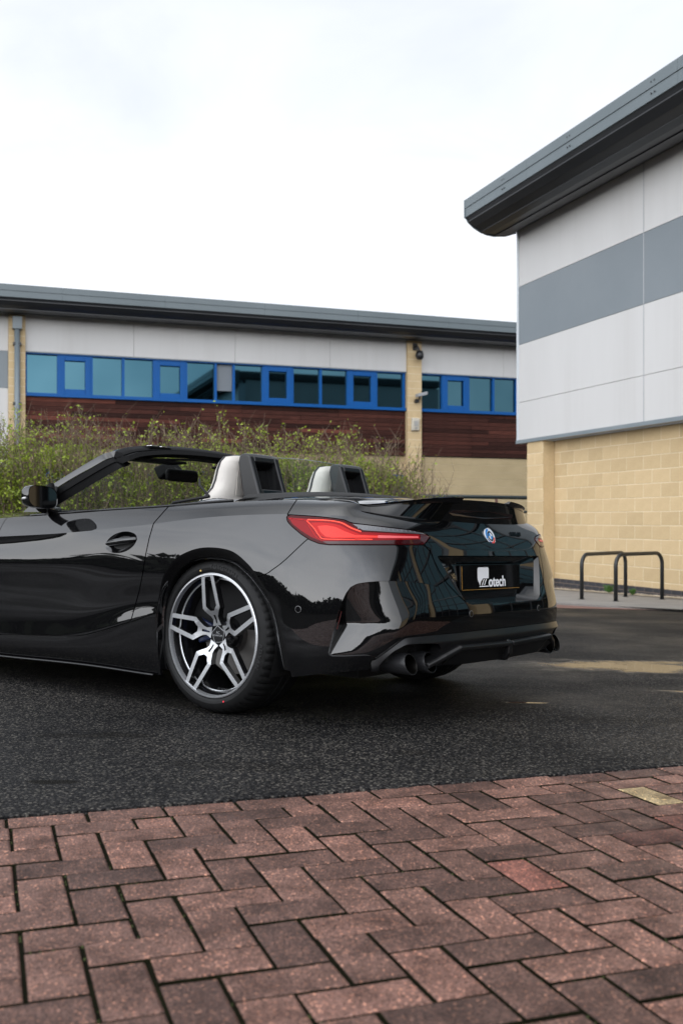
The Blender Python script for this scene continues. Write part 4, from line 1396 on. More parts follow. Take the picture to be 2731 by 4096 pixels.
t_in = sdf_poly(px(sk), L_TAIL); t_in = np.where(sk.X['r'] > 8.2, -50.0, t_in)
tail = sk.clip(t_in - GAP)
rem = sk.clip(-t_in - GAP)
g = lowrow(rem, sdf_poly(px(rem), BUMP)); bumper = rem.clip(g - GAP); rem = rem.clip(-g - GAP)
g = lowrow(rem, sdf_poly(px(rem), DOOR)); door = rem.clip(g - GAP); rem = rem.clip(-g - GAP)
g = lowrow(rem, sdf_poly(px(rem), SILL)); sill = rem.clip(g - GAP); rem = rem.clip(-g - GAP)
# boot lid: right of its seam
LIDL = mk('t', (398,120),(388,203),(362,240),(335,280),(312,318),(295,345),(290,356),(600,480),(1365,560)) + SHUT + [(3200, 2402), (3200, 1700), (1210, 1700)]
pl = sdf_poly(px(rem), LIDL)
g = np.where(rem.X['r'] > 9.3, (-.275 - rem.V[:, 0]) * 900, pl)
lid = rem.clip(g - GAP); quarter = rem.clip(-g - GAP)
def largest(s):
    key = {}
    idx = [key.setdefault(tuple(np.round(v, 4)), len(key)) for v in s.V]
    par = list(range(len(key)))
    def find(a):
        while par[a] != a:
            par[a] = par[par[a]]; a = par[a]
        return a
    for f in s.F:
        r0 = find(idx[f[0]])
        for i in f[1:]: par[find(idx[i])] = r0
    cnt = {}
    for f in s.F: cnt[find(idx[f[0]])] = cnt.get(find(idx[f[0]]), 0) + 1
    best = max(cnt, key=cnt.get)
    return Skin(s.V, s.N, [f for f in s.F if find(idx[f[0]]) == best], s.X).tidy()
rem_front = quarter.clip(quarter.V[:, 0] - 1.3)
quarter = largest(quarter); door = largest(door); sill = largest(sill); lid = largest(lid); bumper = largest(bumper)

def renormal(s):
    """normals from the faces; welded by position"""
    key = {}
    idx = np.array([key.setdefault(tuple(np.round(v, 4)), len(key)) for v in s.V])
    acc = np.zeros((len(key), 3))
    for f in s.F:
        P = s.V[f]
        n = np.zeros(3)
        for a in range(1, len(f) - 1):
            n += np.cross(P[a] - P[0], P[a + 1] - P[0])
        for i in f: acc[idx[i]] += n
    acc /= np.linalg.norm(acc, axis=1, keepdims=True) + 1e-12
    N = acc[idx]
    sg = np.sign((N * s.N).sum(1)); sg[sg == 0] = 1
    return Skin(s.V, N * sg[:, None], s.F, s.X)
# front of the car: wings and bonnet carried forward from the last station
def nose():
    nb, nv, nu = BL.shape[:3]
    sec = BL[:, :, 0].reshape(-1, 3); rowf = (np.arange(nb)[:, None] + np.linspace(0, 1, nv)[None]).reshape(-1)
    xs = np.concatenate([np.linspace(1.9, 2.9, 22), np.linspace(2.94, 3.34, 12)])
    sy = np.interp(xs, [1.9, 2.2, 2.5, 2.8, 3.0, 3.15, 3.26, 3.34], [1, 1.008, 1.005, .975, .92, .83, .70, .45])
    sz = np.interp(xs, [1.9, 2.2, 2.5, 2.8, 3.0, 3.15, 3.26, 3.34], [1, .985, .955, .90, .84, .76, .66, .50])
    V = np.zeros((len(xs), len(sec), 3))
    for i in range(len(xs)):
        V[i, :, 0] = xs[i]; V[i, :, 1] = sec[:, 1] * sy[i]; V[i, :, 2] = .17 + (sec[:, 2] - .17) * sz[i]
    m = len(sec); F = []
    for i in range(len(xs) - 1):
        for k in range(m - 1):
            if (k + 1) % nv == 0: continue
            F.append([i * m + k, i * m + k + 1, (i + 1) * m + k + 1, (i + 1) * m + k])
    s = Skin(V.reshape(-1, 3), np.zeros((len(xs) * m, 3)) + [0, 1, .3], F, {'r': np.tile(rowf, len(xs)), 'c': np.zeros(len(xs) * m)})
    s = renormal(s)
    d = s.V[:, [0, 2]] - [2.47, .345]
    return s.clip(np.where(s.X['r'] < 6.5, np.hypot(d[:, 0], d[:, 1]) - .372, 1.0))
# oval pocket of the door handle
H_C, H_N = on_skin(*mk('5r', (1083, 940))[0])
H_U = Vector((-1, 0, 0)); H_U = (H_U - H_N * H_U.dot(H_N)).normalized(); H_V = H_N.cross(H_U)
if H_V.z < 0: H_V = -H_V
wing_rear = largest(door.clip(door.V[:, 0] - 1.545)); door = largest(door.clip(1.54 - door.V[:, 0]))
_d = door.V - np.array(H_C); _a = _d @ np.array(H_U); _b = _d @ np.array(H_V) - .12 * _a
door = door.clip(np.where(np.abs(_d).max(1) < .2, (np.sqrt((_a / .1065) ** 2 + (_b / .0470) ** 2) - 1), 1.0))
# air outlet of the bumper: the body steps in behind an L-shaped edge
VENT = mk('b', (150,1008),(160,950),(200,790),(250,600),(283,500),(320,420),(366,358),(430,325),(520,311),(640,302),(760,299),(900,302),(1050,318),(1180,345),
          (1210,450),(1110,600),(985,745),(880,850),(740,958),(610,1050),(540,1020),(300,1030),(170,1028))
gv = sdf_poly(px(bumper), VENT)
scoop = bumper.clip(gv)
bumper = bumper.clip(-gv)
p = px(scoop); bx = (p[:, 0] - 1250) * 2.4123; by = (p[:, 1] - 2200) * 2.4123
def dist_line(P, pts):
    d = np.full(len(P), 1e9)
    for a, b in zip(pts[:-1], pts[1:]):
        a, b = np.array(a, float), np.array(b, float); e = b - a
        t = np.clip(((P - a) @ e) / (e @ e), 0, 1)
        d = np.minimum(d, np.linalg.norm(P - a - t[:, None] * e, axis=1))
    return d
fade = dist_line(np.stack([bx, by], 1), [(1300,250),(1210,450),(1110,600),(985,745),(900,835)])
wx = np.clip(fade / 880, 0, 1); wx = np.where(wx < .12, wx * wx / .24, wx - .06) * 1.06
scoop_soft = np.clip(fade / 120, 0, 1)[:, None]
prof = np.where(by < 715, .16 + .84 * np.clip((by - 300) / 415, 0, 1), 1 - .74 * np.clip((by - 715) / 300, 0, 1))
scoop = scoop.moved((-.070 * wx * prof)[:, None])
_n0 = scoop.N
scoop = renormal(scoop)
scoop.N = scoop.N * scoop_soft + _n0 * (1 - scoop_soft)
scoop.N /= np.linalg.norm(scoop.N, axis=1, keepdims=True)

# number plate bay cut in the lid and bumper
def yz_clip(s, poly, keep_in):
    g = sdf_poly(s.V[:, [1, 2]], poly)
    g = np.where(s.V[:, 0] < -.6, g, -1.0)
    return s.clip(g if keep_in else -g)
BAY = [(-1, .690), (.455, .690), (.440, .660), (.345, .512), (.325, .494), (.295, .486), (-1, .486)]
lid = yz_clip(lid, BAY, False); bumper = yz_clip(bumper, BAY, False); scoop = yz_clip(scoop, BAY, False)

# diffuser zone under the bumper
DIFF = mk('b', (560,1075),(610,1058),(740,966),(882,858),(920,848),(1010,838)) + mk('2r', (450,268),(700,245),(1000,212),(1395,166),(1500,160),(1500,900),(200,900)) + mk('b', (560,1300))
gd = sdf_poly(px(bumper), DIFF); diff = bumper.clip(gd - 1.0); bumper = bumper.clip(-gd - 1.0)
gd = sdf_poly(px(scoop), DIFF); scoop = scoop.clip(-gd - 1.0)
# its upper edge is a chamfer that faces up
_top = mk('b', (560,1075),(610,1058),(740,966),(882,858),(920,848),(1010,838)) + mk('2r', (450,268),(700,245),(1000,212),(1395,166),(1500,160))
_dd = dist_line(px(diff), _top)
diff = diff.moved((.016 * np.clip(_dd / 26, 0, 1) - .002 * np.clip((_dd - 26) / 30, 0, 1))[:, None])
diff = renormal(diff)
# exhaust bays
PIPE = mk('b', (640,1120),(700,1050),(790,975),(905,915),(1060,905),(1215,905),(1240,960),(1180,1090),(1160,1300),(640,1300))
gp = sdf_poly(px(diff), PIPE); diff = diff.clip(-gp)

def panel(name, s, mat, rim=.012):
    L = s.with_rim(rim)
    return L, L.mirrored()
parts = {}
for nm, s, mat, rim in (('door', door, PAINT, .012), ('side_sill', sill, PAINT, .012), ('rear_wing', quarter, PAINT, .012)):
    for side_ in (s, s.mirrored()):
        parts.setdefault(nm, []).append(side_.with_rim(rim).build(nm, mat, car))
_nose = nose()
wing = _nose.clip(9.0 - _nose.X['r']); bonnet = _nose.clip(_nose.X['r'] - 9.02)
_fr = rem_front
for side_ in (wing, wing.mirrored()): side_.with_rim(.012).build('front_wing', PAINT, car)
for side_ in (wing_rear, wing_rear.mirrored()): side_.with_rim(.012).build('wing_panel', PAINT, car)
bonnet.joined(bonnet.mirrored()).with_rim(.012).build('bonnet', PAINT, car)
if len(_fr.F):
    _fr.joined(_fr.mirrored()).with_rim(.012).build('scuttle', PAINT, car)
bumper_o = bumper.joined(bumper.mirrored()).with_rim(.075).build('rear_bumper', PAINT, car)
for _s in (scoop, scoop.mirrored()): _s.build('bumper_scoop', PAINT, bumper_o)
lid_o = lid.joined(lid.mirrored()).with_rim(.012).build('boot_lid', PAINT, car)
diff_o = diff.joined(diff.mirrored()).with_rim(.05).build('diffuser', SATIN, car)
# dark shell behind the gaps
shell = SK.clip(np.where(SK.X['c'] < 9.4, -sdf_poly(SK.V[:, [0, 2]], OC2), 1.0))
shell = shell.clip(g_open(shell))
gs = sdf_poly(car_pixels(shell.V), VENT); shell = shell.clip(-gs)
gs = sdf_poly(car_pixels(shell.V), PIPE); shell = shell.clip(-gs)
shell = yz_clip(shell, BAY, False).moved(-.014)
shell.joined(shell.mirrored()).build('inner_shell', PAINT_IN, car)

# wheel arch lips
def arch(s):
    y_at = lambda x, z: max((v for v in [SKBVH.ray_cast(Vector((x, 2, z)), Vector((0, -1, 0)))[0]] if v is not None), key=lambda v: v.y, default=Vector((x, .92, z))).y
    rows = []
    K = 5
    for (ox, oz), (ix, iz) in zip(OC2, IC2):
        if oz < (.150 if ox > 0 else .225): continue
        yo = y_at(ox, oz)
        row = []
        for k in range(K + 1):
            t = k / K
            row.append((ox + (ix - ox) * t, yo - .030 * t ** 1.4, oz + (iz - oz) * t))
        row.append((ix - (ix + .015) * .02, yo - .036, iz - .004))
        row.append((ix - (ix + .015) * .02, yo - .10, iz - .004))
        rows.append(row)
    n = len(rows[0])
    V = [(x, y * s, z) for r in rows for x, y, z in r]
    F = []
    for i in range(len(rows) - 1):
        for k in range(n - 1):
            q = (i * n + k, i * n + k + 1, (i + 1) * n + k + 1, (i + 1) * n + k)
            F.append(q if s < 0 else q[::-1])
    o = obj_from('wheel_arch', mesh_pd('wheel_arch', V, F), PAINT, car)
    smooth_by_angle(o, 30)
    # liner behind the wheel
    mb = MB()
    ring = [(.0 + .375 * math.cos(a), .345 + .375 * math.sin(a)) for a in np.linspace(rad(-25), rad(205), 28)]
    V = [(x, .88 * s, z) for x, z in ring] + [(x, .48 * s, z) for x, z in ring]
    m = len(ring)
    F = [(i, i + 1, m + i + 1, m + i) for i in range(m - 1)] + [tuple(range(m, 2 * m))]
    obj_from('wheel_well', mesh_pd('wheel_well', V, F), PAINT_IN, car)
both(arch)

# underbody
mb = MB()
mb.box((-.80, -.50, .275), (-.42, .50, .40)).box((-.45, -.42, .15), (.45, .42, .45)).box((.36, -.86, .155), (2.05, .86, .34)).box((2.0, -.45, .16), (3.1, .45, .45)).box((2.85, -.70, .2), (3.1, .70, .42))
mb.build('underbody', PAINT_IN, car)
# ------------------------------------------------------------------ tail lamps
tail_fine = tail.subdivided().subdivided()
def lamp_piece(name, poly, mat, off, parent_pair, src=None):
    s = tail_fine.clip(sdf_poly(px(tail_fine), poly))
    if len(s.F) == 0: return
    s = s.moved(off)
    s.with_rim(off + .0005).build(name, mat, parent_pair[0])
    s.mirrored().with_rim(off + .0005).build(name, mat, parent_pair[1])
lamps = [s.with_rim(.012).build('tail_lamp', RED_DK, car) for s in (tail, tail.mirrored())]
lamp_piece('lens', mk('t', (302,374),(450,384),(640,396),(735,410),(800,446),(880,488),(1326,508),(1332,544),(900,556),(560,560),(486,530),(405,480),(335,425)), RED, .0010, lamps)
def strip(pts, w):
    P = np.array(smooth_poly(pts, 4)); out, back = [], []
    for i in range(len(P)):
        d = P[min(i + 1, len(P) - 1)] - P[max(i - 1, 0)]; d /= np.linalg.norm(d); n = np.array([-d[1], d[0]]) * w
        out.append(tuple(P[i] + n)); back.append(tuple(P[i] - n))
    return out + back[::-1]
lamp_piece('light_panel', mk('t', (478,414),(560,412),(640,420),(705,436),(780,474),(866,508),(1180,518),(1180,534),(900,538),(600,538),(556,518),(515,470)), RED_LIT, .0018, lamps)
lamp_piece('light_core', mk('t', (530,440),(600,436),(670,448),(740,482),(820,512),(1000,520),(1000,532),(640,532),(590,522),(552,486)), RED_CORE, .0024, lamps)
lamp_piece('light_bar', mk('t', (1000,514),(1316,522),(1318,536),(1000,536)), RED_BAR, .0024, lamps)
lamp_piece('light_guide', strip(mk('t', (450,391),(560,394),(650,402),(720,418),(790,456),(870,486)), 2.2), RED_LINE, .0030, lamps)
lamp_piece('light_guide', strip(mk('t', (446,398),(500,455),(545,518),(585,543),(760,546),(960,546)), 1.6), RED_LINE, .0030, lamps)
lamp_piece('inner_edge', strip(mk('t', (305,384),(380,388),(440,400),(470,450),(515,520),(560,552)), 1.4), RED_LIT, .0030, lamps)
lamp_piece('shade_band', mk('t', (560,560),(900,557),(1332,546),(1350,578),(900,582),(610,580)), RED_SMOKE, .0012, lamps)
lamp_piece('indicator', mk('t', (800,424),(900,434),(1000,446),(1250,476),(1345,494),(1380,508),(1320,502),(1100,488),(884,474)), SMOKE, .0014, lamps)
for _x in range(840, 1300, 34):
    lamp_piece('indicator_rib', mk('t', (_x, 430 + (_x - 800) * .10), (_x + 7, 431 + (_x - 800) * .10), (_x + 13, 464 + (_x - 800) * .06), (_x + 6, 464 + (_x - 800) * .06)), RIB_GREY, .0019, lamps)
lamp_piece('lamp_tip', mk('t', (1338,508),(1404,522),(1364,578),(1330,552)), principled('lamp_tip_grey', (.06, .02, .022), .08, coat=1.0), .0016, lamps)

# ------------------------------------------------------------------ number plate bay
def skin_x(y, z):
    h = SKBVH.ray_cast(Vector((-2, y, z)), Vector((1, 0, 0)))[0]
    return h.x if h else -.9
def loop_sym(half):
    return half + [(y * -1, z) for y, z in half[::-1]]
outer = loop_sym([(.0, .690), (.25, .690), (.455, .690), (.440, .660), (.392, .586), (.345, .512), (.325, .494), (.295, .486), (.15, .486), (.0, .486)][1:-1])
inner = loop_sym([(.0, .652), (.20, .652), (.305, .652), (.300, .640), (.272, .580), (.244, .516), (.238, .506), (.225, .502), (.12, .502), (.0, .502)][1:-1])
oV = [(skin_x(abs(y), z) + .002, y, z) for y, z in outer]
iV = [(-.852 - .10 * (.652 - z), y, z) for y, z in inner]
n = len(outer)
V = oV + [(a[0] * .8 + b[0] * .2 + .012, a[1] * .85 + b[1] * .15, a[2] * .85 + b[2] * .15) for a, b in zip(oV, iV)] + iV
F = []
for r in range(2):
    for i in range(n):
        j = (i + 1) % n
        F.append((r * n + i, r * n + j, (r + 1) * n + j, (r + 1) * n + i))
bay = obj_from('plate_bay', mesh_pd('plate_bay', V, F), PAINT, lid_o)
smooth_by_angle(bay, 32)
fl = obj_from('plate_carrier', mesh_pd('plate_carrier', iV, [tuple(range(n))]), GLOSS, lid_o)
# thin bright rim line of the bay
TEXTS = []
def text_mesh(name, body, size, mat, parent, M, depth=.001, offset=0.0, shear=0.0, spacing=1.0, align='LEFT'):
    cu = bpy.data.curves.new(name, 'FONT')
    cu.body = body; cu.size = size; cu.extrude = depth; cu.offset = offset; cu.shear = shear; cu.space_character = spacing
    cu.align_x = align
    tmp = bpy.data.objects.new(name + '_tmp', cu)
    COL.objects.link(tmp)
    dg = bpy.context.evaluated_depsgraph_get()
    me = bpy.data.meshes.new_from_object(tmp.evaluated_get(dg))
    bpy.data.objects.remove(tmp); bpy.data.curves.remove(cu)
    me.materials.clear(); me.transform(M)
    return obj_from(name, me, mat, parent)
def frame_rear(x, y, z, lean=0.0):
    """text/plate frame seen from behind: local X to the car's right, local Y up (leaning), local Z out of the back"""
    u = Vector((0, -1, 0)); v = Vector((lean, 0, 1)).normalized(); w = u.cross(v)
    return Matrix(((u.x, v.x, w.x, x), (u.y, v.y, w.y, y), (u.z, v.z, w.z, z), (0, 0, 0, 1)))
PLATE_BLACK = principled('plate_black', (.006, .006, .006), .06, coat=1.0)
PLATE_AMBER = principled('plate_amber_line', (.26, .13, .018), .3)
WHITE = principled('sticker_white', (.82, .83, .85), .35)
def rounded_rect(x0, y0, x1, y1, r, k=5):
    out = []
    for cx, cy, a0 in ((x1 - r, y1 - r, 0), (x0 + r, y1 - r, 90), (x0 + r, y0 + r, 180), (x1 - r, y0 + r, 270)):
        for a in np.linspace(a0, a0 + 90, k):
            out.append((cx + r * math.cos(rad(a)), cy + r * math.sin(rad(a))))
    return out
def plate_poly(name, pts, z0, z1, mat, parent, M):
    mb = MB(); mb.prism([(x, y, z0) for x, y in pts], (0, 0, 0), (0, 0, z1 - z0))
    o = mb.build(name, mat, parent); o.data.transform(M); return o
MP = frame_rear(-.868, 0, .594, lean=.03)
plate = plate_poly('number_plate', rounded_rect(-.262, -.0565, .262, .0565, .008), -.004, .003, PLATE_BLACK, car, MP)
for nm, pts in (('plate_line', [(-.258, -.048), (-.2535, -.050), (-.2535, .050), (-.258, .048)]), ('plate_line', [(-.2535, -.0525), (.255, -.0525), (.255, -.0500), (-.2535, -.0500)])):
    plate_poly(nm, pts, .003, .0036, PLATE_AMBER, plate, MP)
# emblem block: white field with a slanted M cut into its foot, then the rest of the word
plate_poly('logo_field', [(-.117, .045), (-.124, .039), (-.124, -.008), (-.104, -.034), (-.100, -.020), (-.080, -.004), (-.028, -.004), (-.028, .039), (-.035, .045)], .003, .0038, WHITE, plate, MP)
LOGO_DK = principled('logo_dark', (.035, .028, .02), .2)
for pts in ([(-.104, -.034), (-.084, -.006), (-.074, -.006), (-.094, -.034)], [(-.084, -.034), (-.064, -.006), (-.054, -.006), (-.074, -.034)]):
    plate_poly('logo_stroke', pts, .0038, .0044, LOGO_DK, plate, MP)
for pts in ([(-.091, -.034), (-.073, -.0065), (-.067, -.0065), (-.085, -.034)], [(-.071, -.034), (-.053, -.0065), (-.047, -.0065), (-.065, -.034)]):
    plate_poly('logo_stroke', pts, .0040, .0046, WHITE, plate, MP)
plate_poly('logo_foot', [(-.110, -.0405), (-.026, -.0405), (-.026, -.0365), (-.107, -.0365)], .003, .0038, WHITE, plate, MP)
text_mesh('logo_text', 'otech', .066, WHITE, plate, MP @ Matrix.Translation((-.028, -.0400, .0036)), .0006, offset=.0014, spacing=1.02)

# ------------------------------------------------------------------ badges on the lid
EM_WHITE = principled('emblem_white', (.8, .82, .85), .15, metal=.2, coat=.5)
EM_BLUE = principled('emblem_blue', (.02, .22, .60), .15, coat=1.0)
EM_NAVY = principled('emblem_navy', (.03, .04, .22), .15, coat=1.0)
EM_RED = principled('emblem_red', (.65, .06, .04), .15, coat=1.0)
EM_BLACK = principled('emblem_black', (.004, .004, .005), .1, coat=1.0)
ex0 = skin_x(0, .778)
ME = frame_rear(ex0 - .002, 0, .776, lean=.38)
def arc_piece(name, r0, r1, a0, a1, z0, z1, mat, parent, M, k=20):
    pts = [(r1 * math.cos(rad(a)), r1 * math.sin(rad(a))) for a in np.linspace(a0, a1, k)]
    if r0 > 0: pts += [(r0 * math.cos(rad(a)), r0 * math.sin(rad(a))) for a in np.linspace(a1, a0, k)]
    else: pts += [(0, 0)]
    return plate_poly(name, pts, z0, z1, mat, parent, M)
em = arc_piece('emblem', 0, .0395, 0, 359.9, -.004, .003, EM_WHITE, lid_o, ME, 48)
arc_piece('emblem_arc', .026, .0375, 100, 200, .003, .0036, EM_BLUE, em, ME)
arc_piece('emblem_arc', .029, .0345, 205, 262, .003, .0036, EM_NAVY, em, ME)
arc_piece('emblem_arc', .027, .0365, 265, 350, .003, .0036, EM_RED, em, ME)
arc_piece('emblem_ring', 0, .024, 0, 359.9, .003, .0042, EM_BLACK, em, ME, 36)
for q, mt in enumerate((EM_WHITE, EM_BLUE, EM_WHITE, EM_BLUE)):
    arc_piece('emblem_quarter', 0, .0165, q * 90 + 1, q * 90 + 89, .0042, .0048, mt, em, ME, 10)
DARKCHROME = principled('dark_chrome', (.05, .05, .055), .2, metal=1.0)
bx0 = skin_x(.27, .783)
text_mesh('model_badge', 'ACS4 4.0i', .026, DARKCHROME, lid_o, frame_rear(bx0 - .003, -.205, .783, lean=.36) , .002, offset=.0008, shear=.2)

# high brake lamp in the face under the ducktail
bl = [(-.27, .860), (.0, .855), (.255, .862), (.285, .872), (.255, .884), (.0, .889), (-.27, .884), (-.285, .872)]
mb = MB()
vs = [(skin_x(abs(y), z) - .005, y, z) for y, z in bl]
mb.add(vs + [(-.78, y, z) for x, y, z in vs], [tuple(range(8))] + [(i, (i + 1) % 8, 8 + (i + 1) % 8, 8 + i) for i in range(8)])
mb.build('high_brake_lamp', principled('brake_lens_dark', (.012, .004, .004), .25, coat=.5), lid_o)

# ------------------------------------------------------------------ two-piece lip spoiler on the tail edge
def spoiler(s):
    edge = BL[9, 0]                                      # ducktail edge line
    nu = edge.shape[0]
    cols = np.linspace(9.55, 13.5, 40)
    ci = cols / 15 * (nu - 1)
    E = np.stack([np.interp(ci, np.arange(nu), edge[:, k]) for k in range(3)], 1)
    T = np.gradient(E, axis=0)
    prof = []
    for i, (e, t) in enumerate(zip(E, T)):
        a = i / (len(E) - 1)
        out = np.array([t[1], -t[0], 0]); out /= np.linalg.norm(out)
        if out[0] > 0: out = -out
        h = .002 + .010 * min(1, a * 1.5) ** .8
        d = .004 + .012 * a
        low = e + out * .003 - [0, 0, .010 * min(1, 3 * a)]
        top = e + out * d + np.array([0, 0, h])
        tin = top - out * .012 + [0, 0, .001]
        foot = e - out * (.015 + .055 * a) + [0, 0, .002]
        prof.append([low, (low + top) / 2 - out * .003, top, tin, (tin * .5 + foot * .5) - [0, 0, .004 + .006 * a], foot])
    V = [(p[0], p[1] * s, p[2]) for q in prof for p in q]
    m = 6; F = []
    for i in range(len(prof) - 1):
        for k in range(m):
            k2 = (k + 1) % m
            q = (i * m + k, i * m + k2, (i + 1) * m + k2, (i + 1) * m + k)
            F.append(q if s > 0 else q[::-1])
    F.append(tuple(range(m))); e = (len(prof) - 1) * m; F.append(tuple(range(e, e + m))[::-1])
    o = obj_from('lip_spoiler', mesh_pd('lip_spoiler', V, F), GLOSS, lid_o)
    bm = bmesh.new(); bm.from_mesh(o.data); bmesh.ops.recalc_face_normals(bm, faces=bm.faces); bm.to_mesh(o.data); bm.free()
    smooth_by_angle(o, 28)
both(spoiler)

# ------------------------------------------------------------------ bumper details
def sensor(pxy):
    h, nn = on_skin(*pxy)
    if h is None: return
    for s in (1, -1):
        c = Vector((h.x, h.y * s, h.z)); nm_ = Vector((nn.x, nn.y * s, nn.z))
        mb = MB(); mb.tube([c - nm_ * .004, c + nm_ * .0022, c + nm_ * .0022], [.0115, .0115, .0085], 18)
        o = mb.build('parking_sensor', GLOSS, bumper_o)
        mb = MB(); ring = []
        q = nm_.to_track_quat('Z', 'Y')
        mb.tube([c + nm_ * .001 + q @ Vector((math.cos(a) * .0125, math.sin(a) * .0125, 0)) for a in np.linspace(0, 2 * math.pi, 20)], .0011, 5, cap=False)
        mb.build('sensor_ring', principled('ring_grey', (.12, .12, .12), .3), o)
for pxy in mk('4r', (207, 981)) + mk('2r', (800, 103)):
    sensor(pxy)
# the outer pair sits in the stepped-in panel
_p = mk('4r', (1055, 967))[0]
h, nn = on_skin(*_p)
for s in (1, -1):
    c = Vector((h.x, h.y * s, h.z)) - Vector((nn.x, nn.y * s, nn.z)) * .017
    nm_ = Vector((nn.x, nn.y * s, nn.z))
    mb = MB(); mb.tube([c - nm_ * .012, c + nm_ * .002], .0115, 18)
    mb.build('parking_sensor', GLOSS, bumper_o)
# red side reflector in the slot of the outlet
for s in (1, -1):
    pts = []
    for q in mk('b', (262,590),(270,600),(228,770),(214,772)):
        h, nn = on_skin(*q); h = h - nn * .02
        pts.append((h.x, h.y * s, h.z))
    mb = MB(); mb.add(pts, [(0, 1, 2, 3)]); mb.build('side_reflector', principled('reflector_red', (.045, .003, .003), .25, coat=.2), bumper_o)

# diffuser: lower lip bars, centre fin, rear fog lamp, floor
bar = [(-.895,.560,.252),(-.930,.485,.285),(-.955,.405,.315),(-.962,.2,.312),(-.964,0.016,.309)]
for s in (1, -1):
    P = [Vector((x, y * s, z)) for x, y, z in bar]
    V = []
    for i, p in enumerate(P):
        for dx, dz in ((.0, .010), (-.012, .004), (-.010, -.012), (.035, -.020), (.05, .012)):
            V.append((p.x + dx, p.y, p.z + dz))
    m = 5; F = [tuple(range(m)), tuple(range(4 * m, 5 * m))[::-1]]
    for i in range(4):
        for k in range(m):
            F.append((i * m + k, i * m + (k + 1) % m, (i + 1) * m + (k + 1) % m, (i + 1) * m + k))
    o = obj_from('diffuser_bar', mesh_pd('diffuser_bar', V, F), SATIN, diff_o)
    md = o.modifiers.new('bevel', 'BEVEL'); md.width = .004; md.segments = 3
    bm = bmesh.new(); bm.from_mesh(o.data); bmesh.ops.recalc_face_normals(bm, faces=bm.faces); bm.to_mesh(o.data); bm.free()
    # skirt below the bar
    V = [(-.93,.47*s,.275),(-.945,.40*s,.300),(-.950,0.01*s,.296),(-.925,0.01*s,.236),(-.92,.34*s,.240),(-.90,.45*s,.247)]
    V += [(x + .12, y, z) for x, y, z in V]
    o = obj_from('diffuser_skirt', mesh_pd('diffuser_skirt', V, [(0,1,2,3,4,5)] + [(i, (i+1)%6, 6+(i+1)%6, 6+i) for i in range(6)] + [(11,10,9,8,7,6)]), SATIN, diff_o)
mb = MB(); mb.prism([(-.945, -.016, .335), (-.972, -.016, .312), (-.968, -.016, .262), (-.945, -.016, .232), (-.86, -.016, .232), (-.86, -.016, .335)], (0, 0, 0), (0, .032, 0))
mb.build('diffuser_fin', SATIN, diff_o, bevel=.008, seg=3)
fog = [(-.085,.352),(.085,.352),(.062,.330),(.0,.326),(-.062,.330)]
mb = MB(); fv = [(skin_x(abs(y), z) - .003, y, z) for y, z in fog]
mb.add(fv + [(x + .02, y, z) for x, y, z in fv], [(4,3,2,1,0)] + [(i, (i+1)%5, 5+(i+1)%5, 5+i) for i in range(5)])
fo = mb.build('fog_lamp', principled('fog_lens', (.05, .045, .045), .1, coat=1.0), diff_o)
for y in (-.04, 0, .04):
    mb = MB(); x = skin_x(abs(y), .34) - .0045
    mb.box((x - .001, y - .004, .331), (x + .001, y + .004, .349)); mb.build('lamp_rib', principled('rib_grey', (.16, .16, .165), .3), fo)
mb = MB(); mb.box((-.86, -.50, .245), (-.55, .50, .262)); mb.build('diffuser_floor', MATTE, diff_o)
for s in (1, -1):
    mb = MB(); mb.box((-.79, min(.46 * s, .70 * s), .268), (-.60, max(.46 * s, .70 * s), .36)); mb.build('exhaust_bay', PAINT_IN, diff_o)

# exhaust tips
PIPE_IN = principled('pipe_inside', (.03, .028, .026), .35, metal=1.0)
for y, xt in ((.640, -.872), (.528, -.890)):
    for s in (1, -1):
        prof = [(xt + .17, .036), (xt + .14, .040), (xt + .02, .0425), (xt + .004, .0425), (xt, .0408), (xt, .0382), (xt + .006, .0368), (xt + .12, .036)]
        seg = 32; V = []; F = []
        for (x, r) in prof:
            for k in range(seg):
                a = 2 * math.pi * k / seg
                V.append((x + .014 * (r / .0425) * math.sin(a), y * s + r * math.cos(a), .262 + r * math.sin(a)))
        for i in range(len(prof) - 1):
            for k in range(seg):
                F.append((i * seg + k, i * seg + (k + 1) % seg, (i + 1) * seg + (k + 1) % seg, (i + 1) * seg + k))
        F.append(tuple(7 * seg + k for k in range(seg)))
        o = obj_from('exhaust_tip', mesh_pd('exhaust_tip', V, F), CARBON, car)
        o.data.materials.append(PIPE_IN); o.data.materials.append(CHROME)
        for p_ in o.data.polygons:
            i = p_.index // seg
            p_.material_index = 1 if i >= 5 else 0
        bm = bmesh.new(); bm.from_mesh(o.data); bmesh.ops.recalc_face_normals(bm, faces=bm.faces); bm.to_mesh(o.data); bm.free()
        smooth_by_angle(o, 40)
mb = MB(); mb.tube([(-.55, -.2, .27), (-.55, .2, .27)], .09, 16); mb.build('silencer', principled('silencer_steel', (.10, .095, .09), .4, metal=1.0), car, smooth=True)

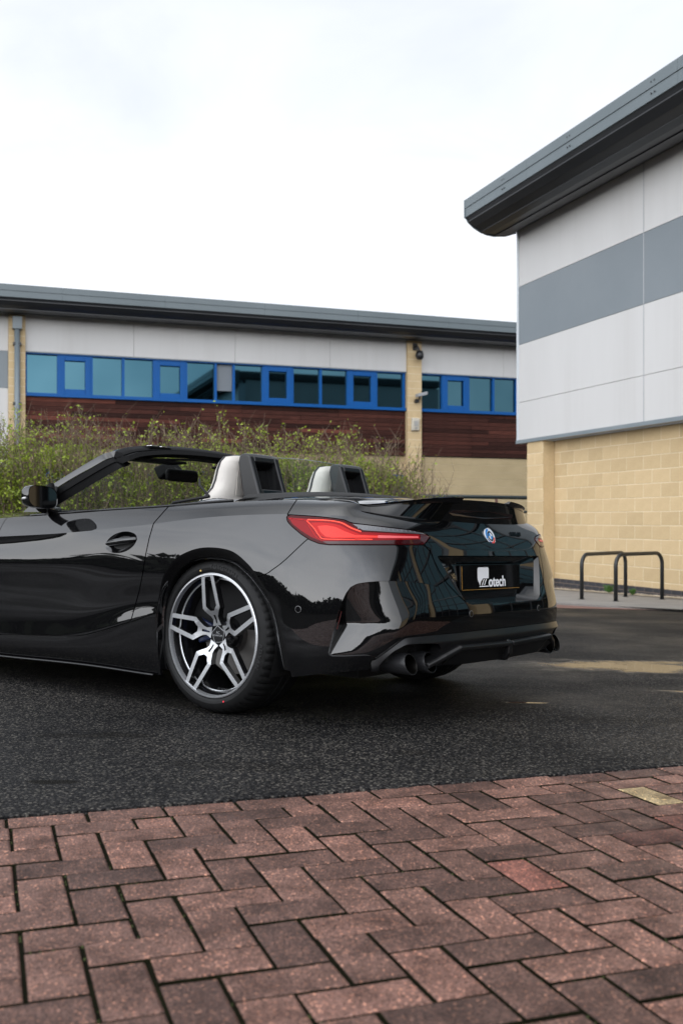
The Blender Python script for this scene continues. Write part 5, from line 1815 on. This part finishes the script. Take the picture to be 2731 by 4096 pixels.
# fuel of the door: handle in its oval pocket
hc, hn = H_C, H_N
def door_frame(off):
    return hc + hn * off, H_U, H_V, hn
for s, dr in ((1, parts['door'][0]), (-1, parts['door'][1])):
    c0, u, v, w = door_frame(0)
    def P3(a, b, d, c0=c0, u=u, v=v, w=w, s=s):
        p = c0 + u * a + v * b + w * d
        return (p.x, p.y * s, p.z)
    # pocket: a shallow oval bowl
    V, F = [], []
    seg, rings = 40, 6
    for r in range(rings + 1):
        t = 1 - r / rings
        for k in range(seg):
            a = 2 * math.pi * k / seg
            V.append(P3(.108 * t * math.cos(a) , .0485 * t * math.sin(a) + .0130 * t * math.cos(a), .0010 - .024 * (1 - t ** 2.4)))
    for r in range(rings):
        for k in range(seg):
            q = (r * seg + k, r * seg + (k + 1) % seg, (r + 1) * seg + (k + 1) % seg, (r + 1) * seg + k)
            F.append(q)
    pk = obj_from('handle_pocket', mesh_pd('handle_pocket', V, F), PAINT, dr, smooth=True)
    # pull handle
    V, F = [], []
    st = np.linspace(-1, 1, 15); seg = 12
    for t in st:
        hgt = .015 * (1 - .18 * t * t) * (1 if abs(t) < .99 else .6)
        for k in range(seg):
            a = 2 * math.pi * k / seg
            V.append(P3(t * .105, .004 + .010 * t + hgt * math.sin(a), .010 - .014 * t * t + .010 * math.cos(a)))
    for i in range(len(st) - 1):
        for k in range(seg):
            F.append((i * seg + k, i * seg + (k + 1) % seg, (i + 1) * seg + (k + 1) % seg, (i + 1) * seg + k))
    F.append(tuple(range(seg))); F.append(tuple(range((len(st) - 1) * seg, len(st) * seg)))
    obj_from('door_handle', mesh_pd('door_handle', V, F), PAINT, dr, smooth=True)
# sill blade: bright edge along the bottom
for s, pr in ((1, parts['side_sill'][0]), (-1, parts['side_sill'][1])):
    P = [BL[0, 0, j] for j in range(0, int(4.25 * NU), 3)]
    mb = MB(); mb.tube([(p[0], (p[1] + .012) * s, p[2] - .002) for p in P], .006, 8)
    mb.build('sill_blade', GLOSS, pr, smooth=True)
# ------------------------------------------------------------------ wheels
WR = .267
def lathe(prof, seg, s=1, flip=False):
    """profile (y, r) turned about the y axis"""
    V, F = [], []
    for k in range(seg):
        a = 2 * math.pi * k / seg
        for y, r in prof:
            V.append((r * math.cos(a), y * s, r * math.sin(a)))
    m = len(prof)
    for k in range(seg):
        k2 = (k + 1) % seg
        for i in range(m - 1):
            F.append((k * m + i, k * m + i + 1, k2 * m + i + 1, k2 * m + i))
    return V, F
def fix_normals(o, ang=40):
    bm = bmesh.new(); bm.from_mesh(o.data); bmesh.ops.recalc_face_normals(bm, faces=bm.faces); bm.to_mesh(o.data); bm.free()
    return smooth_by_angle(o, ang)
def spoke_shape():
    """one double-arm spoke in the wheel plane: radial axis = +v, returns outer loop and the long hole, the slit"""
    outer = [(.0350, .2665), (.0515, .117), (.0205, .080), (.0160, .066), (.0250, .040), (-.0250, .040), (-.0160, .066), (-.0205, .080), (-.0515, .117), (-.0350, .2665)]
    hole = [(.0168, .2525), (.0315, .126), (.0105, .1045), (-.0105, .1045), (-.0315, .126), (-.0168, .2525)]
    slit = [(.0055, .086), (.0030, .050), (-.0030, .050), (-.0055, .086)]
    return outer, hole, slit
def wheel(name_, cx, s, lettering=False):
    o = empty(name_, (cx, 0, .338))
    o.parent = car
    Y = .870                                            # outer plane of the rim
    # tyre with shoulder grooves
    prof = [(.62,.262),(.608,.285),(.606,.310),(.618,.328),(.65,.3375),(.70,.339),(.703,.333),(.711,.333),(.714,.3395),(.745,.3400),(.748,.333),(.756,.333),(.759,.3400),(.795,.3395),(.82,.3375),(.842,.333),(.858,.325),(.868,.315),(.8755,.303),(.879,.290),(.877,.280),(.872,.272),(.862,.266),(.85,.262)]
    seg = 176
    V, F = lathe(prof, seg, s)
    m = len(prof)
    for k in range(seg):
        if k % 3 == 0:
            for i, (y, r) in enumerate(prof):
                if .765 < y < .86 and r > .318:
                    x_, y_, z_ = V[k * m + i]
                    f = 1 - .0055 / r
                    V[k * m + i] = (x_ * f, y_, z_ * f)
    ty = obj_from('tyre', mesh_pd('tyre', V, F), RUBBER, o); fix_normals(ty, 18)
    # maker's lettering moulded in the sidewall
    for word, mid in (('ADVAN', -14 if s > 0 else 194), ('YOKOHAMA', 75 if s > 0 else 105)):
        n_ = len(word)
        for i, ch in enumerate(word):
            a = rad(mid) + (-(i - (n_ - 1) / 2) * .075) * 1
            r0 = .286
            c = Vector((math.cos(a) * r0 * (-s), Y + .0085, math.sin(a) * r0))
            er = Vector((math.cos(a) * -s, 0, math.sin(a)))
            ny = Vector((0, s, 0)); c.y *= s
            et = er.cross(ny)
            M = Matrix(((et.x, er.x, ny.x, c.x), (et.y, er.y, ny.y, c.y), (et.z, er.z, ny.z, c.z), (0, 0, 0, 1)))
            if lettering:
                text_mesh('sidewall_letter', ch, .026, LETTER, ty, M, .0012, offset=.0006, align='CENTER')
    # barrel and flange
    prof = [(.64,.252),(.66,.246),(.70,.232),(.78,.236),(.835,.246),(.850,.254),(.862,.258)]
    V, F = lathe(prof, 96, s); b = obj_from('rim_barrel', mesh_pd('rim_barrel', V, F), RIMBLACK, o); fix_normals(b, 50)
    prof = [(.846,.2615),(.868,.2655),(.8715,.2685),(.874,.2650),(.8745,.2590),(.868,.2570),(.850,.2550)]
    V, F = lathe(prof, 120, s); b = obj_from('rim_flange', mesh_pd('rim_flange', V, F), SILVER, o); fix_normals(b, 30)
    prof = [(.828,.2385),(.832,.2430),(.826,.2450)]
    V, F = lathe(prof, 96, s); obj_from('rim_band', mesh_pd('rim_band', V, F), SILVER, b, smooth=True)
    # spokes
    outer, hole, slit = spoke_shape()
    def face_y(r):
        return Y - .0 + np.interp(r, [.03, .066, .117, .20, .2665], [-.040, -.034, -.010, -.003, .001])
    for k in range(5):
        a = rad(97 + 72 * k)
        er = Vector((math.cos(a) * -s if False else math.cos(a), 0, math.sin(a)))
        # image angles are seen from the left with forward to the left, so the wheel's +x is drawn leftward
        er = Vector((-math.cos(a), 0, math.sin(a))) if s > 0 else Vector((math.cos(a), 0, math.sin(a)))
        et = Vector((er.z, 0, -er.x))
        def w3(u, v, d):
            p = er * v + et * u
            r = math.hypot(u, v)
            return (p.x, (face_y(r) - d) * s, p.z)
        # front faces: strips between the outer loop and the holes, built as a polygon with holes
        bm = bmesh.new()
        def ring(pts, d, n_=1):
            out = []
            for i in range(len(pts)):
                a_, b_ = pts[i], pts[(i + 1) % len(pts)]
                for t in range(n_):
                    q = t / n_
                    out.append(bm.verts.new(w3(a_[0] + (b_[0] - a_[0]) * q, a_[1] + (b_[1] - a_[1]) * q, d)))
            return out
        loops = [ring(outer, 0, 3), ring(hole, 0, 3), ring(slit, 0, 2)]
        edges = []
        for lp in loops:
            for i in range(len(lp)):
                edges.append(bm.edges.new((lp[i], lp[(i + 1) % len(lp)])))
        bmesh.ops.triangle_fill(bm, use_beauty=True, use_dissolve=False, edges=edges)
        nface = len(bm.faces)
        bm.faces.ensure_lookup_table()
        for f in list(bm.faces):
            f.material_index = 0
        for pts, dd, nn_ in ((outer, .030, 3), (hole, .026, 3), (slit, .012, 2)):
            t_, b_ = ring(pts, .0003, nn_), ring(pts, dd, nn_)
            for i in range(len(t_)):
                j = (i + 1) % len(t_)
                f = bm.faces.new((t_[i], t_[j], b_[j], b_[i])); f.material_index = 1
        bmesh.ops.recalc_face_normals(bm, faces=bm.faces)
        # machined faces look outward
        for f in bm.faces:
            if f.material_index == 0 and f.normal.y * s < 0: f.normal_flip()
        me = bpy.data.meshes.new('spoke'); bm.to_mesh(me); bm.free()
        me.materials.append(SILVER); me.materials.append(RIMBLACK)
        so = obj_from('spoke', me, None, o)
        bo = er * .055 + Vector((er.z, 0, -er.x)) * 0
        # wheel bolt between the spokes
        a2 = a + rad(36)
        e2 = Vector((-math.cos(a2), 0, math.sin(a2))) if s > 0 else Vector((math.cos(a2), 0, math.sin(a2)))
        c = e2 * .056
        mb = MB(); mb.tube([(c.x, .790 * s, c.z), (c.x, .815 * s, c.z), (c.x, .818 * s, c.z)], [.011, .011, .008], 6); mb.build('wheel_bolt', DARKCHROME, o)
        mb = MB(); mb.tube([(c.x, .78 * s, c.z), (c.x, .803 * s, c.z)], .0165, 14); mb.build('bolt_seat', RIMBLACK, o)
    # hub and five-sided cap
    V, F = lathe([(.76,.0),(.76,.075),(.80,.070),(.826,.046),(.828,.0)], 40, s); h_ = obj_from('hub', mesh_pd('hub', V, F), RIMBLACK, o); fix_normals(h_, 40)
    mb = MB(); mb.prism([(math.cos(rad(97 + 72 * k + 0)) * -.0385 * s, .826 * s, math.sin(rad(97 + 72 * k)) * .0385) for k in range(5)], (0, 0, 0), (0, .006 * s, 0))
    cap = mb.build('hub_cap', EM_BLACK, o, bevel=.002); fix_normals(cap, 20)
    mb = MB()
    pts = [(math.cos(rad(97 + 72 * k)) * -.0395 * s, .830 * s, math.sin(rad(97 + 72 * k)) * .0395) for k in range(6)]
    mb.tube(pts, .0016, 5); mb.build('cap_ring', SILVER, cap)
    if lettering:
        for word, dz, sz in (('AC', .004, .016), ('SCHNITZER', -.007, .0105)):
            text_mesh('cap_lettering', word, sz, SILVER, cap, Matrix(((-s, 0, 0, 0), (0, 0, s, .8325 * s), (0, 1, 0, dz), (0, 0, 0, 1))), .0002, align='CENTER')
        text_mesh('rim_lettering', '//C SCHNITZER', .016, LETTER, o, Matrix(((-1, 0, 0, -.055), (0, -.5, .866, .836), (0, .866, .5, -.2365), (0, 0, 0, 1))), .0004, align='CENTER')
    # brake
    V, F = lathe([(.715,.06),(.715,.178),(.735,.178),(.735,.085),(.755,.08),(.755,.0)], 60, s); d_ = obj_from('brake_disc', mesh_pd('brake_disc', V, F), DISC, o); fix_normals(d_, 30)
    mb = MB()
    for a0, a1, mat_, nm in ((160, 196, CALIPER, 'brake_caliper'),):
        mb = MB()
        A = np.linspace(rad(a0), rad(a1), 8)
        pts = [( -math.cos(a) * .105, math.sin(a) * .105) for a in A] + [(-math.cos(a) * .188, math.sin(a) * .188) for a in A[::-1]]
        mb.prism([(x, .70 * s, z) for x, z in pts], (0, 0, 0), (0, .072 * s, 0)); c_ = mb.build(nm, mat_, o, bevel=.006); fix_normals(c_, 30)
    return o
LETTER = principled('moulded_letter', (.016, .016, .0165), .38, spec=.35)
wheel('wheel', 0, 1, True)
wheel('wheel', 0, -1)
for s in (1, -1):
    o = wheel('wheel', 2.47, s)
# paint dots on the sidewall
for a, r, col, sz in ((103, .283, (.6, .42, .12), .004), (-73, .287, (.7, .03, .05), .0042)):
    mb = MB(); x, z = -math.cos(rad(a)) * r, math.sin(rad(a)) * r
    mb.tube([(x, .876, .338 + z), (x, .8805, .338 + z)], sz, 10); mb.build('tyre_paint_dot', principled('tyre_dot', col, .5), car)
# ------------------------------------------------------------------ cabin
def prism_y(pts, y0, y1):
    """x,z outline swept in y"""
    mb = MB(); mb.prism([(x, y0, z) for x, z in pts], (0, 0, 0), (0, y1 - y0, 0)); return mb
# dark tub
mb = MB()
mb.box((-.30, -.74, .36), (1.75, .74, .38))
mb.box((-.30, -.76, .38), (1.70, -.72, .86)); mb.box((-.30, .72, .38), (1.70, .76, .86)); mb.box((-.34, -.70, .38), (-.28, .70, .90))
tub = mb.build('cabin_tub', MATTE, car)
# door cards and sill tops
for s in (1, -1):
    j0, j1 = int(.6 * NU), int(5.4 * NU)
    rows = []
    for j in range(j0, j1, 3):
        p = BL[9, 4, j]
        rows.append([(p[0], (p[1] + .004) * s, p[2] - .002), (p[0], (p[1] - .020) * s, p[2] + .004), (p[0], (p[1] - .075) * s, p[2] - .002), (p[0], (p[1] - .11) * s, p[2] - .05), (p[0], .70 * s, .40)])
    V = [q for r in rows for q in r]; m = 5
    F = [(i * m + k, i * m + k + 1, (i + 1) * m + k + 1, (i + 1) * m + k) for i in range(len(rows) - 1) for k in range(m - 1)]
    o = obj_from('door_trim', mesh_pd('door_trim', V, F), MATTE, car); fix_normals(o, 40)
# window seal strip with its small stops
for s in (1, -1):
    pts = [BL[9, 3, j] for j in range(int(1.2 * NU), int(5.9 * NU), 3)]
    mb = MB(); mb.tube([(p[0], (p[1] + .003) * s, p[2] + .004) for p in pts], .0055, 8); mb.build('window_seal', GLOSS, car, smooth=True)
# dashboard
o = prism_y([(1.05, .74), (1.10, .86), (1.22, .905), (1.48, .90), (1.55, .80), (1.50, .60), (1.1, .60)], -.70, .70).build('dashboard', MATTE, car, bevel=.03, seg=3)
# steering wheel: right-hand drive
mb = MB()
c = Vector((.92, -.36, .80)); ax = Vector((-.90, 0, .42)).normalized(); e1 = Vector((0, 1, 0)); e2 = ax.cross(e1)
mb.tube([c + (e1 * math.cos(a) + e2 * math.sin(a)) * .17 for a in np.linspace(0, 2 * math.pi, 33)], .014, 8, cap=False)
mb.tube([c - e1 * .16, c + e1 * .16], .012, 6); mb.tube([c - e2 * .16, c], .012, 6); mb.tube([c, c - ax * .14], .03, 8)
mb.build('steering_wheel', MATTE, car, smooth=True)

# seats
def loft(name, secs, mat, parent, close=True, ang=50):
    m = len(secs[0]); V = [p for s_ in secs for p in s_]; F = []
    for i in range(len(secs) - 1):
        for k in range(m if close else m - 1):
            F.append((i * m + k, i * m + (k + 1) % m, (i + 1) * m + (k + 1) % m, (i + 1) * m + k))
    if close:
        F.append(tuple(range(m))); F.append(tuple(range((len(secs) - 1) * m, len(secs) * m)))
    o = obj_from(name, mesh_pd(name, V, F), mat, parent); return fix_normals(o, ang)
def oval(cx, cy, cz, hx, hy, k=20, p=2.6, lean=0):
    out = []
    for i in range(k):
        a = 2 * math.pi * i / k
        ca, sa = math.cos(a), math.sin(a)
        out.append((cx + hx * math.copysign(abs(ca) ** (2 / p), ca), cy + hy * math.copysign(abs(sa) ** (2 / p), sa), cz))
    return out
def seat(yc):
    e = empty('seat', (-.06, 0, 0)); e.parent = car
    # backrest rising into the one-piece headrest
    secs = []
    for z, x, hx, hy in ((.52,.52,.09,.25),(.62,.50,.085,.265),(.74,.475,.08,.27),(.84,.455,.075,.262),(.92,.435,.075,.235),(.965,.425,.075,.19),(1.00,.418,.074,.155),(1.04,.410,.073,.142),(1.09,.400,.068,.138),(1.13,.392,.060,.128),(1.155,.385,.042,.105),(1.163,.380,.02,.06)):
        secs.append(oval(x, yc, z, hx, hy))
    loft('backrest', secs, LEATHER, e, ang=60)
    # piping along the side of the headrest and the inner seam
    for dx, dy, sgn in ((-.012, .0, 1), (-.012, .0, -1)):
        pts = []
        for z, x, hx, hy in ((.90,.438,.075,.245),(.965,.425,.075,.19),(1.00,.418,.074,.155),(1.04,.410,.073,.142),(1.09,.400,.068,.138),(1.13,.392,.060,.128),(1.152,.386,.045,.108),(1.160,.382,.02,.06)):
            pts.append((x + .010, yc + sgn * (hy - .0005), z))
        mb = MB(); mb.tube(pts, .006, 6); mb.build('piping', PIPING, e, smooth=True)
    # rear panel seam
    pts = [(.338, yc + .085, .95), (.334, yc + .082, 1.04), (.338, yc + .070, 1.085), (.342, yc + .05, 1.100), (.342, yc - .05, 1.100), (.338, yc - .070, 1.085), (.334, yc - .082, 1.04), (.338, yc - .085, .95)]
    mb = MB(); mb.tube(pts, .002, 5); mb.build('seam', principled('stitch', (.40, .37, .33), .7), e)
    # dark side bolster and cushion
    loft('bolster', [oval(.53, yc, .56, .10, .272), oval(.50, yc, .74, .092, .282), oval(.475, yc, .86, .085, .272), oval(.47, yc, .905, .06, .235)], MATTE, e)
    loft('cushion', [oval(.75, yc, .42, .30, .25), oval(.76, yc, .50, .31, .26), oval(.77, yc, .535, .27, .22)], LEATHER, e)
seat(.36); seat(-.36)

# roll-over hoops behind the seats
HOOP = principled('hoop_dark_grey', (.007, .0072, .008), .30, spec=.4)
def hoop(yc):
    e = empty('roll_hoop', (-.045, 0, 0)); e.parent = car
    prof_ = [(.262, .94), (.305, 1.125), (.297, 1.156), (.280, 1.168), (.245, 1.167), (.226, 1.150), (.150, .94)]
    for y0, y1 in ((yc + .072, yc + .104), (yc - .104, yc - .072)):
        V = []
        for y in (y0, y1):
            tuck = .0
            V += [(x, y - (.022 * (1.17 - .94) * 0), z) for x, z in prof_]
        o = prism_y(prof_, y0, y1).build('hoop_leg', HOOP, e, bevel=.012, seg=3)
    prism_y([(.300, 1.100), (.306, 1.125), (.298, 1.157), (.280, 1.169), (.245, 1.168), (.225, 1.150), (.218, 1.128), (.24, 1.115), (.27, 1.10)], yc - .073, yc + .073).build('hoop_bridge', HOOP, e, bevel=.008, seg=3)
    prism_y([(.262, .94), (.302, 1.11), (.282, 1.11), (.240, .94)], yc - .073, yc + .073).build('hoop_panel', GLOSS, e)
    prism_y([(.240, .94), (.255, .985), (.172, .995), (.150, .94)], yc - .073, yc + .073).build('hoop_shelf', GLOSS, e, bevel=.006)
hoop(.35); hoop(-.35)
# wind deflector between the hoops
secs = [(y, 1.155 + .012 * (1 - (y / .3) ** 2)) for y in np.linspace(-.29, .29, 13)]
mb = MB(); m = len(secs)
V = [(.19 + (z - 1.155) * .1, y, z) for y, z in secs] + [(.17, y, .95) for y, z in secs]
mb.add(V, [(i, i + 1, m + i + 1, m + i) for i in range(m - 1)])
wd = mb.build('wind_deflector', SCREEN_GLASS, car, smooth=True)
mb = MB(); mb.tube([V[i] for i in range(m)], .0018, 5); mb.build('glass_edge', principled('glass_edge_grey', (.22, .26, .25), .1), wd)

# folded-roof cover of black fabric
def cover():
    ys = np.linspace(-.735, .735, 41)
    rows = []
    for y in ys:
        a = abs(y) / .735
        top = .990 - .052 * a ** 2.2 - .030 * max(0, a - .8) * 5
        xr = -.360 + .115 * min(a * 1.08, 1.2) ** 2.5
        xf = .150 - .04 * a
        zr = SKBVH.ray_cast(Vector((xr - .004, abs(y), 2)), Vector((0, 0, -1)))[0]
        zr = (zr.z if zr else .93) + .001
        r = []
        for t in np.linspace(0, 1, 15):
            x = xr + (xf - xr) * t
            hump = math.sin(math.pi * min(1, t * 1.25) ** .62 * .5) if t < .8 else 1.0
            z = zr + (top - zr) * hump
            if t > .85: z -= ((t - .85) / .15) ** 2 * .05
            r.append((x, y, z))
        rows.append(r)
    V = [p for r in rows for p in r]; m = 15
    F = [(i * m + k, i * m + k + 1, (i + 1) * m + k + 1, (i + 1) * m + k) for i in range(len(rows) - 1) for k in range(m - 1)]
    o = obj_from('roof_cover', mesh_pd('roof_cover', V, F), FABRIC, car); fix_normals(o, 60)
cover()
# gloss corner caps between door and cover
for s in (1, -1):
    V = []
    for x, y0, z0, y1, z1 in ((-.05,.800,.913,.640,.945),(.05,.815,.910,.660,.950),(.13,.825,.907,.665,.948),(.20,.832,.903,.70,.930),(.28,.838,.899,.76,.910)):
        for t in np.linspace(0, 1, 5):
            V.append((x, (y0 + (y1 - y0) * t) * s, z0 + (z1 - z0) * t + .008 * math.sin(math.pi * t)))
    F = [(i * 5 + k, i * 5 + k + 1, (i + 1) * 5 + k + 1, (i + 1) * 5 + k) for i in range(4) for k in range(4)]
    o = obj_from('corner_cap', mesh_pd('corner_cap', V, F), GLOSS, car); fix_normals(o, 60)

# ------------------------------------------------------------------ windscreen, pillars, header
PIL = [Vector(p) for p in ((1.50,.725,.958), (1.42,.706,1.0), (1.33,.685,1.045), (1.18,.650,1.118), (1.06,.612,1.178), (1.035,.585,1.192))]
HDR = [(1.035,.585,1.192),(1.045,.50,1.218),(1.05,.35,1.240),(1.055,.18,1.252),(1.058,0,1.256)]
def ribbon(name, path, sec, mat, parent, s=1, ang=35):
    """sweep: path points with local section offsets (across, up) in world-like axes per point"""
    secs = []
    for i, p in enumerate(path):
        secs.append([((p[0] + dx), (p[1] + dy) * s, p[2] + dz) for dx, dy, dz in sec(i / (len(path) - 1))])
    return loft(name, secs, mat, parent, ang=ang)
ws = empty('windscreen_frame', (0, 0, 0)); ws.parent = car
for s in (1, -1):
    P = [tuple(v) for v in smooth_poly([(p.x, p.y) for p in PIL], 5)]
    Z = [v[1] for v in smooth_poly([(p.x, p.z) for p in PIL], 5)]
    path = [(a[0], a[1], z) for a, z in zip(P, Z)]
    # painted outer strip
    ribbon('pillar', path, lambda t: [(.0, .012, -.012), (.018, .004, .012), (.014, -.018, .018), (-.012, -.025, .002), (-.012, .008, -.017)], PAINT, ws, s)
    # rubber seal and inner trim below it
    ribbon('pillar_seal', path, lambda t: [(-.010, .006, -.018), (-.014, -.02, -.004), (-.045 - .01 * t, -.024, -.026), (-.042 - .01 * t, .000, -.038)], SEALRUB, ws, s)
    ribbon('pillar_trim', path, lambda t: [(-.044, -.006, -.034), (-.05, -.03, -.024), (-.088 - .015 * t, -.045, -.050), (-.080 - .015 * t, -.022, -.064)], SEALRUB, ws, s)
    # triangle panel at the foot
    mb = MB()
    tri = [(1.52,.775,.895),(1.29,.795,.890),(1.27,.77,.945),(1.335,.725,1.03)]
    mb.add([(x, y * s, z) for x, y, z in tri] + [(x, (y - .03) * s, z) for x, y, z in tri], [(0,1,2,3),(7,6,5,4),(0,4,5,1),(1,5,6,2),(2,6,7,3),(3,7,4,0)])
    o = mb.build('corner_panel', PAINT, ws); fix_normals(o, 20)
    mb = MB(); mb.tube([(1.335,.735*s,1.035),(1.285,.765*s,.965),(1.255,.775*s,.885)], [.018,.018,.018], 8); mb.build('pillar_gasket', SEALRUB, ws)
hdr = HDR + [(x, -y, z) for x, y, z in HDR[-2::-1]]
HX = smooth_poly([(x, y) for x, y, z in hdr], 4); HZ = [v[1] for v in smooth_poly([(y, z) for x, y, z in hdr], 4)]
hp = [(a[0], a[1], z) for a, z in zip(HX, HZ)]
ribbon('header', hp, lambda t: [(.02, 0, .0), (.006, 0, .014), (-.03, 0, .018), (-.035, 0, .010), (-.015, 0, -.02)], PAINT, ws)
ribbon('header_seal', hp, lambda t: [(-.028, 0, .014), (-.085, 0, .004), (-.10, 0, -.008), (-.06, 0, -.022), (-.02, 0, -.014)], SEALRUB, ws)
ribbon('header_trim', hp, lambda t: [(-.05, 0, -.014), (-.13, 0, -.012), (-.15, 0, -.035), (-.09, 0, -.050), (-.03, 0, -.035)], SEALRUB, ws)
# roof latch plates with bright strikers
for y in (.32, -.32):
    z = np.interp(abs(y), [0, .18, .35, .5], [1.256, 1.252, 1.240, 1.218])
    mb = MB(); mb.box((.955, y - .075, z - .004), (1.02, y + .075, z + .010)); lt = mb.build('roof_latch', SEALRUB, ws, bevel=.004)
    mb = MB(); mb.box((.965, y - .055, z + .009), (1.005, y - .015, z + .0135)); mb.box((.965, y + .015, z + .009), (1.005, y + .055, z + .0135)); mb.build('latch_striker', CHROME, lt)
# glass
gy = np.linspace(-1, 1, 15); V = []
for t in np.linspace(0, 1, 8):
    xb, zb, hb = 1.62 - .575 * t, .905 + .28 * t, .75 - .17 * t
    for u in gy:
        V.append((xb + (.10 - .07 * t) * (1 - u * u), u * hb, zb + .065 * t * (1 - u * u)))
m = 15
o = obj_from('windscreen', mesh_pd('windscreen', V, [(i * m + k, i * m + k + 1, (i + 1) * m + k + 1, (i + 1) * m + k) for i in range(7) for k in range(m - 1)]), WIND_GLASS, ws, smooth=True)
# sun visors and inner mirror
for y in (.32, -.32):
    mb = MB(); mb.box((.93, y - .17, 1.168), (1.05, y + .17, 1.182)); o = mb.build('sun_visor', SEALRUB, ws, bevel=.006)
mb = MB(); mb.tube([(.945, .50, 1.172), (.93, .1, 1.196), (.93, -.3, 1.19)], .007, 6); mb.build('visor_rail', SEALRUB, ws, smooth=True)
im = empty('inner_mirror', (0, 0, 0)); im.parent = car
o = prism_y([(1.22, 1.20), (1.32, 1.175), (1.27, 1.10), (1.17, 1.155)], -.055, .055).build('sensor_housing', SEALRUB, im, bevel=.012)
mb = MB(); mb.tube([(1.20, 0, 1.165), (1.10, .02, 1.125)], .013, 8); mb.build('mirror_arm', SEALRUB, im, smooth=True)
loft('mirror_body', [oval(1.10, .03, z, hx, hy, 20, 4) for z, hx, hy in ((1.085,.006,.095),(1.095,.018,.115),(1.13,.022,.12),(1.15,.014,.112),(1.155,.005,.10))], SEALRUB, im)

# door mirrors
def door_mirror(s):
    e = empty('door_mirror', (0, 0, 0)); e.parent = car
    # shell: sections along x (front to back), outline in y,z
    secs = []
    for x, k, dy, dz in ((1.165,.30,.0,-.005),(1.158,.58,.0,-.003),(1.138,.83,.0,-.001),(1.108,.97,.0,.0),(1.075,1.0,0,0),(1.055,.985,0,0)):
        sec = []
        for i in range(28):
            a = 2 * math.pi * i / 28
            ca, sa = math.cos(a), math.sin(a)
            yy = .982 + dy + .073 * k * math.copysign(abs(ca) ** .62, ca)
            zz = .953 + dz + .056 * k * math.copysign(abs(sa) ** .62, sa) + .010 * ca * k
            sec.append((x + .045 * (yy - .98) / .073 * .35, yy * s, zz))
        secs.append(sec)
    o = loft('mirror_shell', secs, PAINT, e, ang=60)
    rim = secs[-1]
    c = np.mean(rim, 0)
    inn = [tuple(np.array(p) * .86 + c * .14 + [.012, 0, 0]) for p in rim]
    r2 = [tuple(np.array(p) * .99 + c * .01 - [.004, 0, 0]) for p in rim]
    m = len(rim)
    o = obj_from('mirror_bezel', mesh_pd('mirror_bezel', r2 + inn, [(i, (i + 1) % m, m + (i + 1) % m, m + i) for i in range(m)]), GLOSS, e); fix_normals(o, 40)
    obj_from('mirror_glass', mesh_pd('mirror_glass', inn, [tuple(range(m))]), principled('mirror_silver', (.55, .57, .60), .02, metal=1.0), e)
    # indicator strip
    pts = [(1.16 + .02, 1.052 * s, .955), (1.125, 1.078 * s, .957), (1.10, 1.083 * s, .957)]
    mb = MB(); mb.tube([(1.15, 1.028 * s, .943), (1.135, 1.043 * s, .944), (1.115, 1.053 * s, .945), (1.09, 1.057 * s, .946)], .006, 8); mb.build('mirror_indicator', principled('indicator_clear', (.5, .5, .5), .15, coat=1.0), e, smooth=True)
    # foot
    mb = MB(); mb.tube([(1.14, .93 * s, .912), (1.17, .88 * s, .900), (1.20, .80 * s, .890)], [.030, .026, .034], 10); mb.build('mirror_foot', GLOSS, e, smooth=True)
both(door_mirror)
# seat belt strap
mb = MB(); mb.tube([(.30, .60, .955), (.38, .585, 1.01), (.44, .53, 1.045)], [.006, .006, .006], 6); mb.tube([(.30, .60, .955), (.52, .62, .93), (.60, .63, .87)], .008, 6); mb.build('seat_belt', MATTE, car)
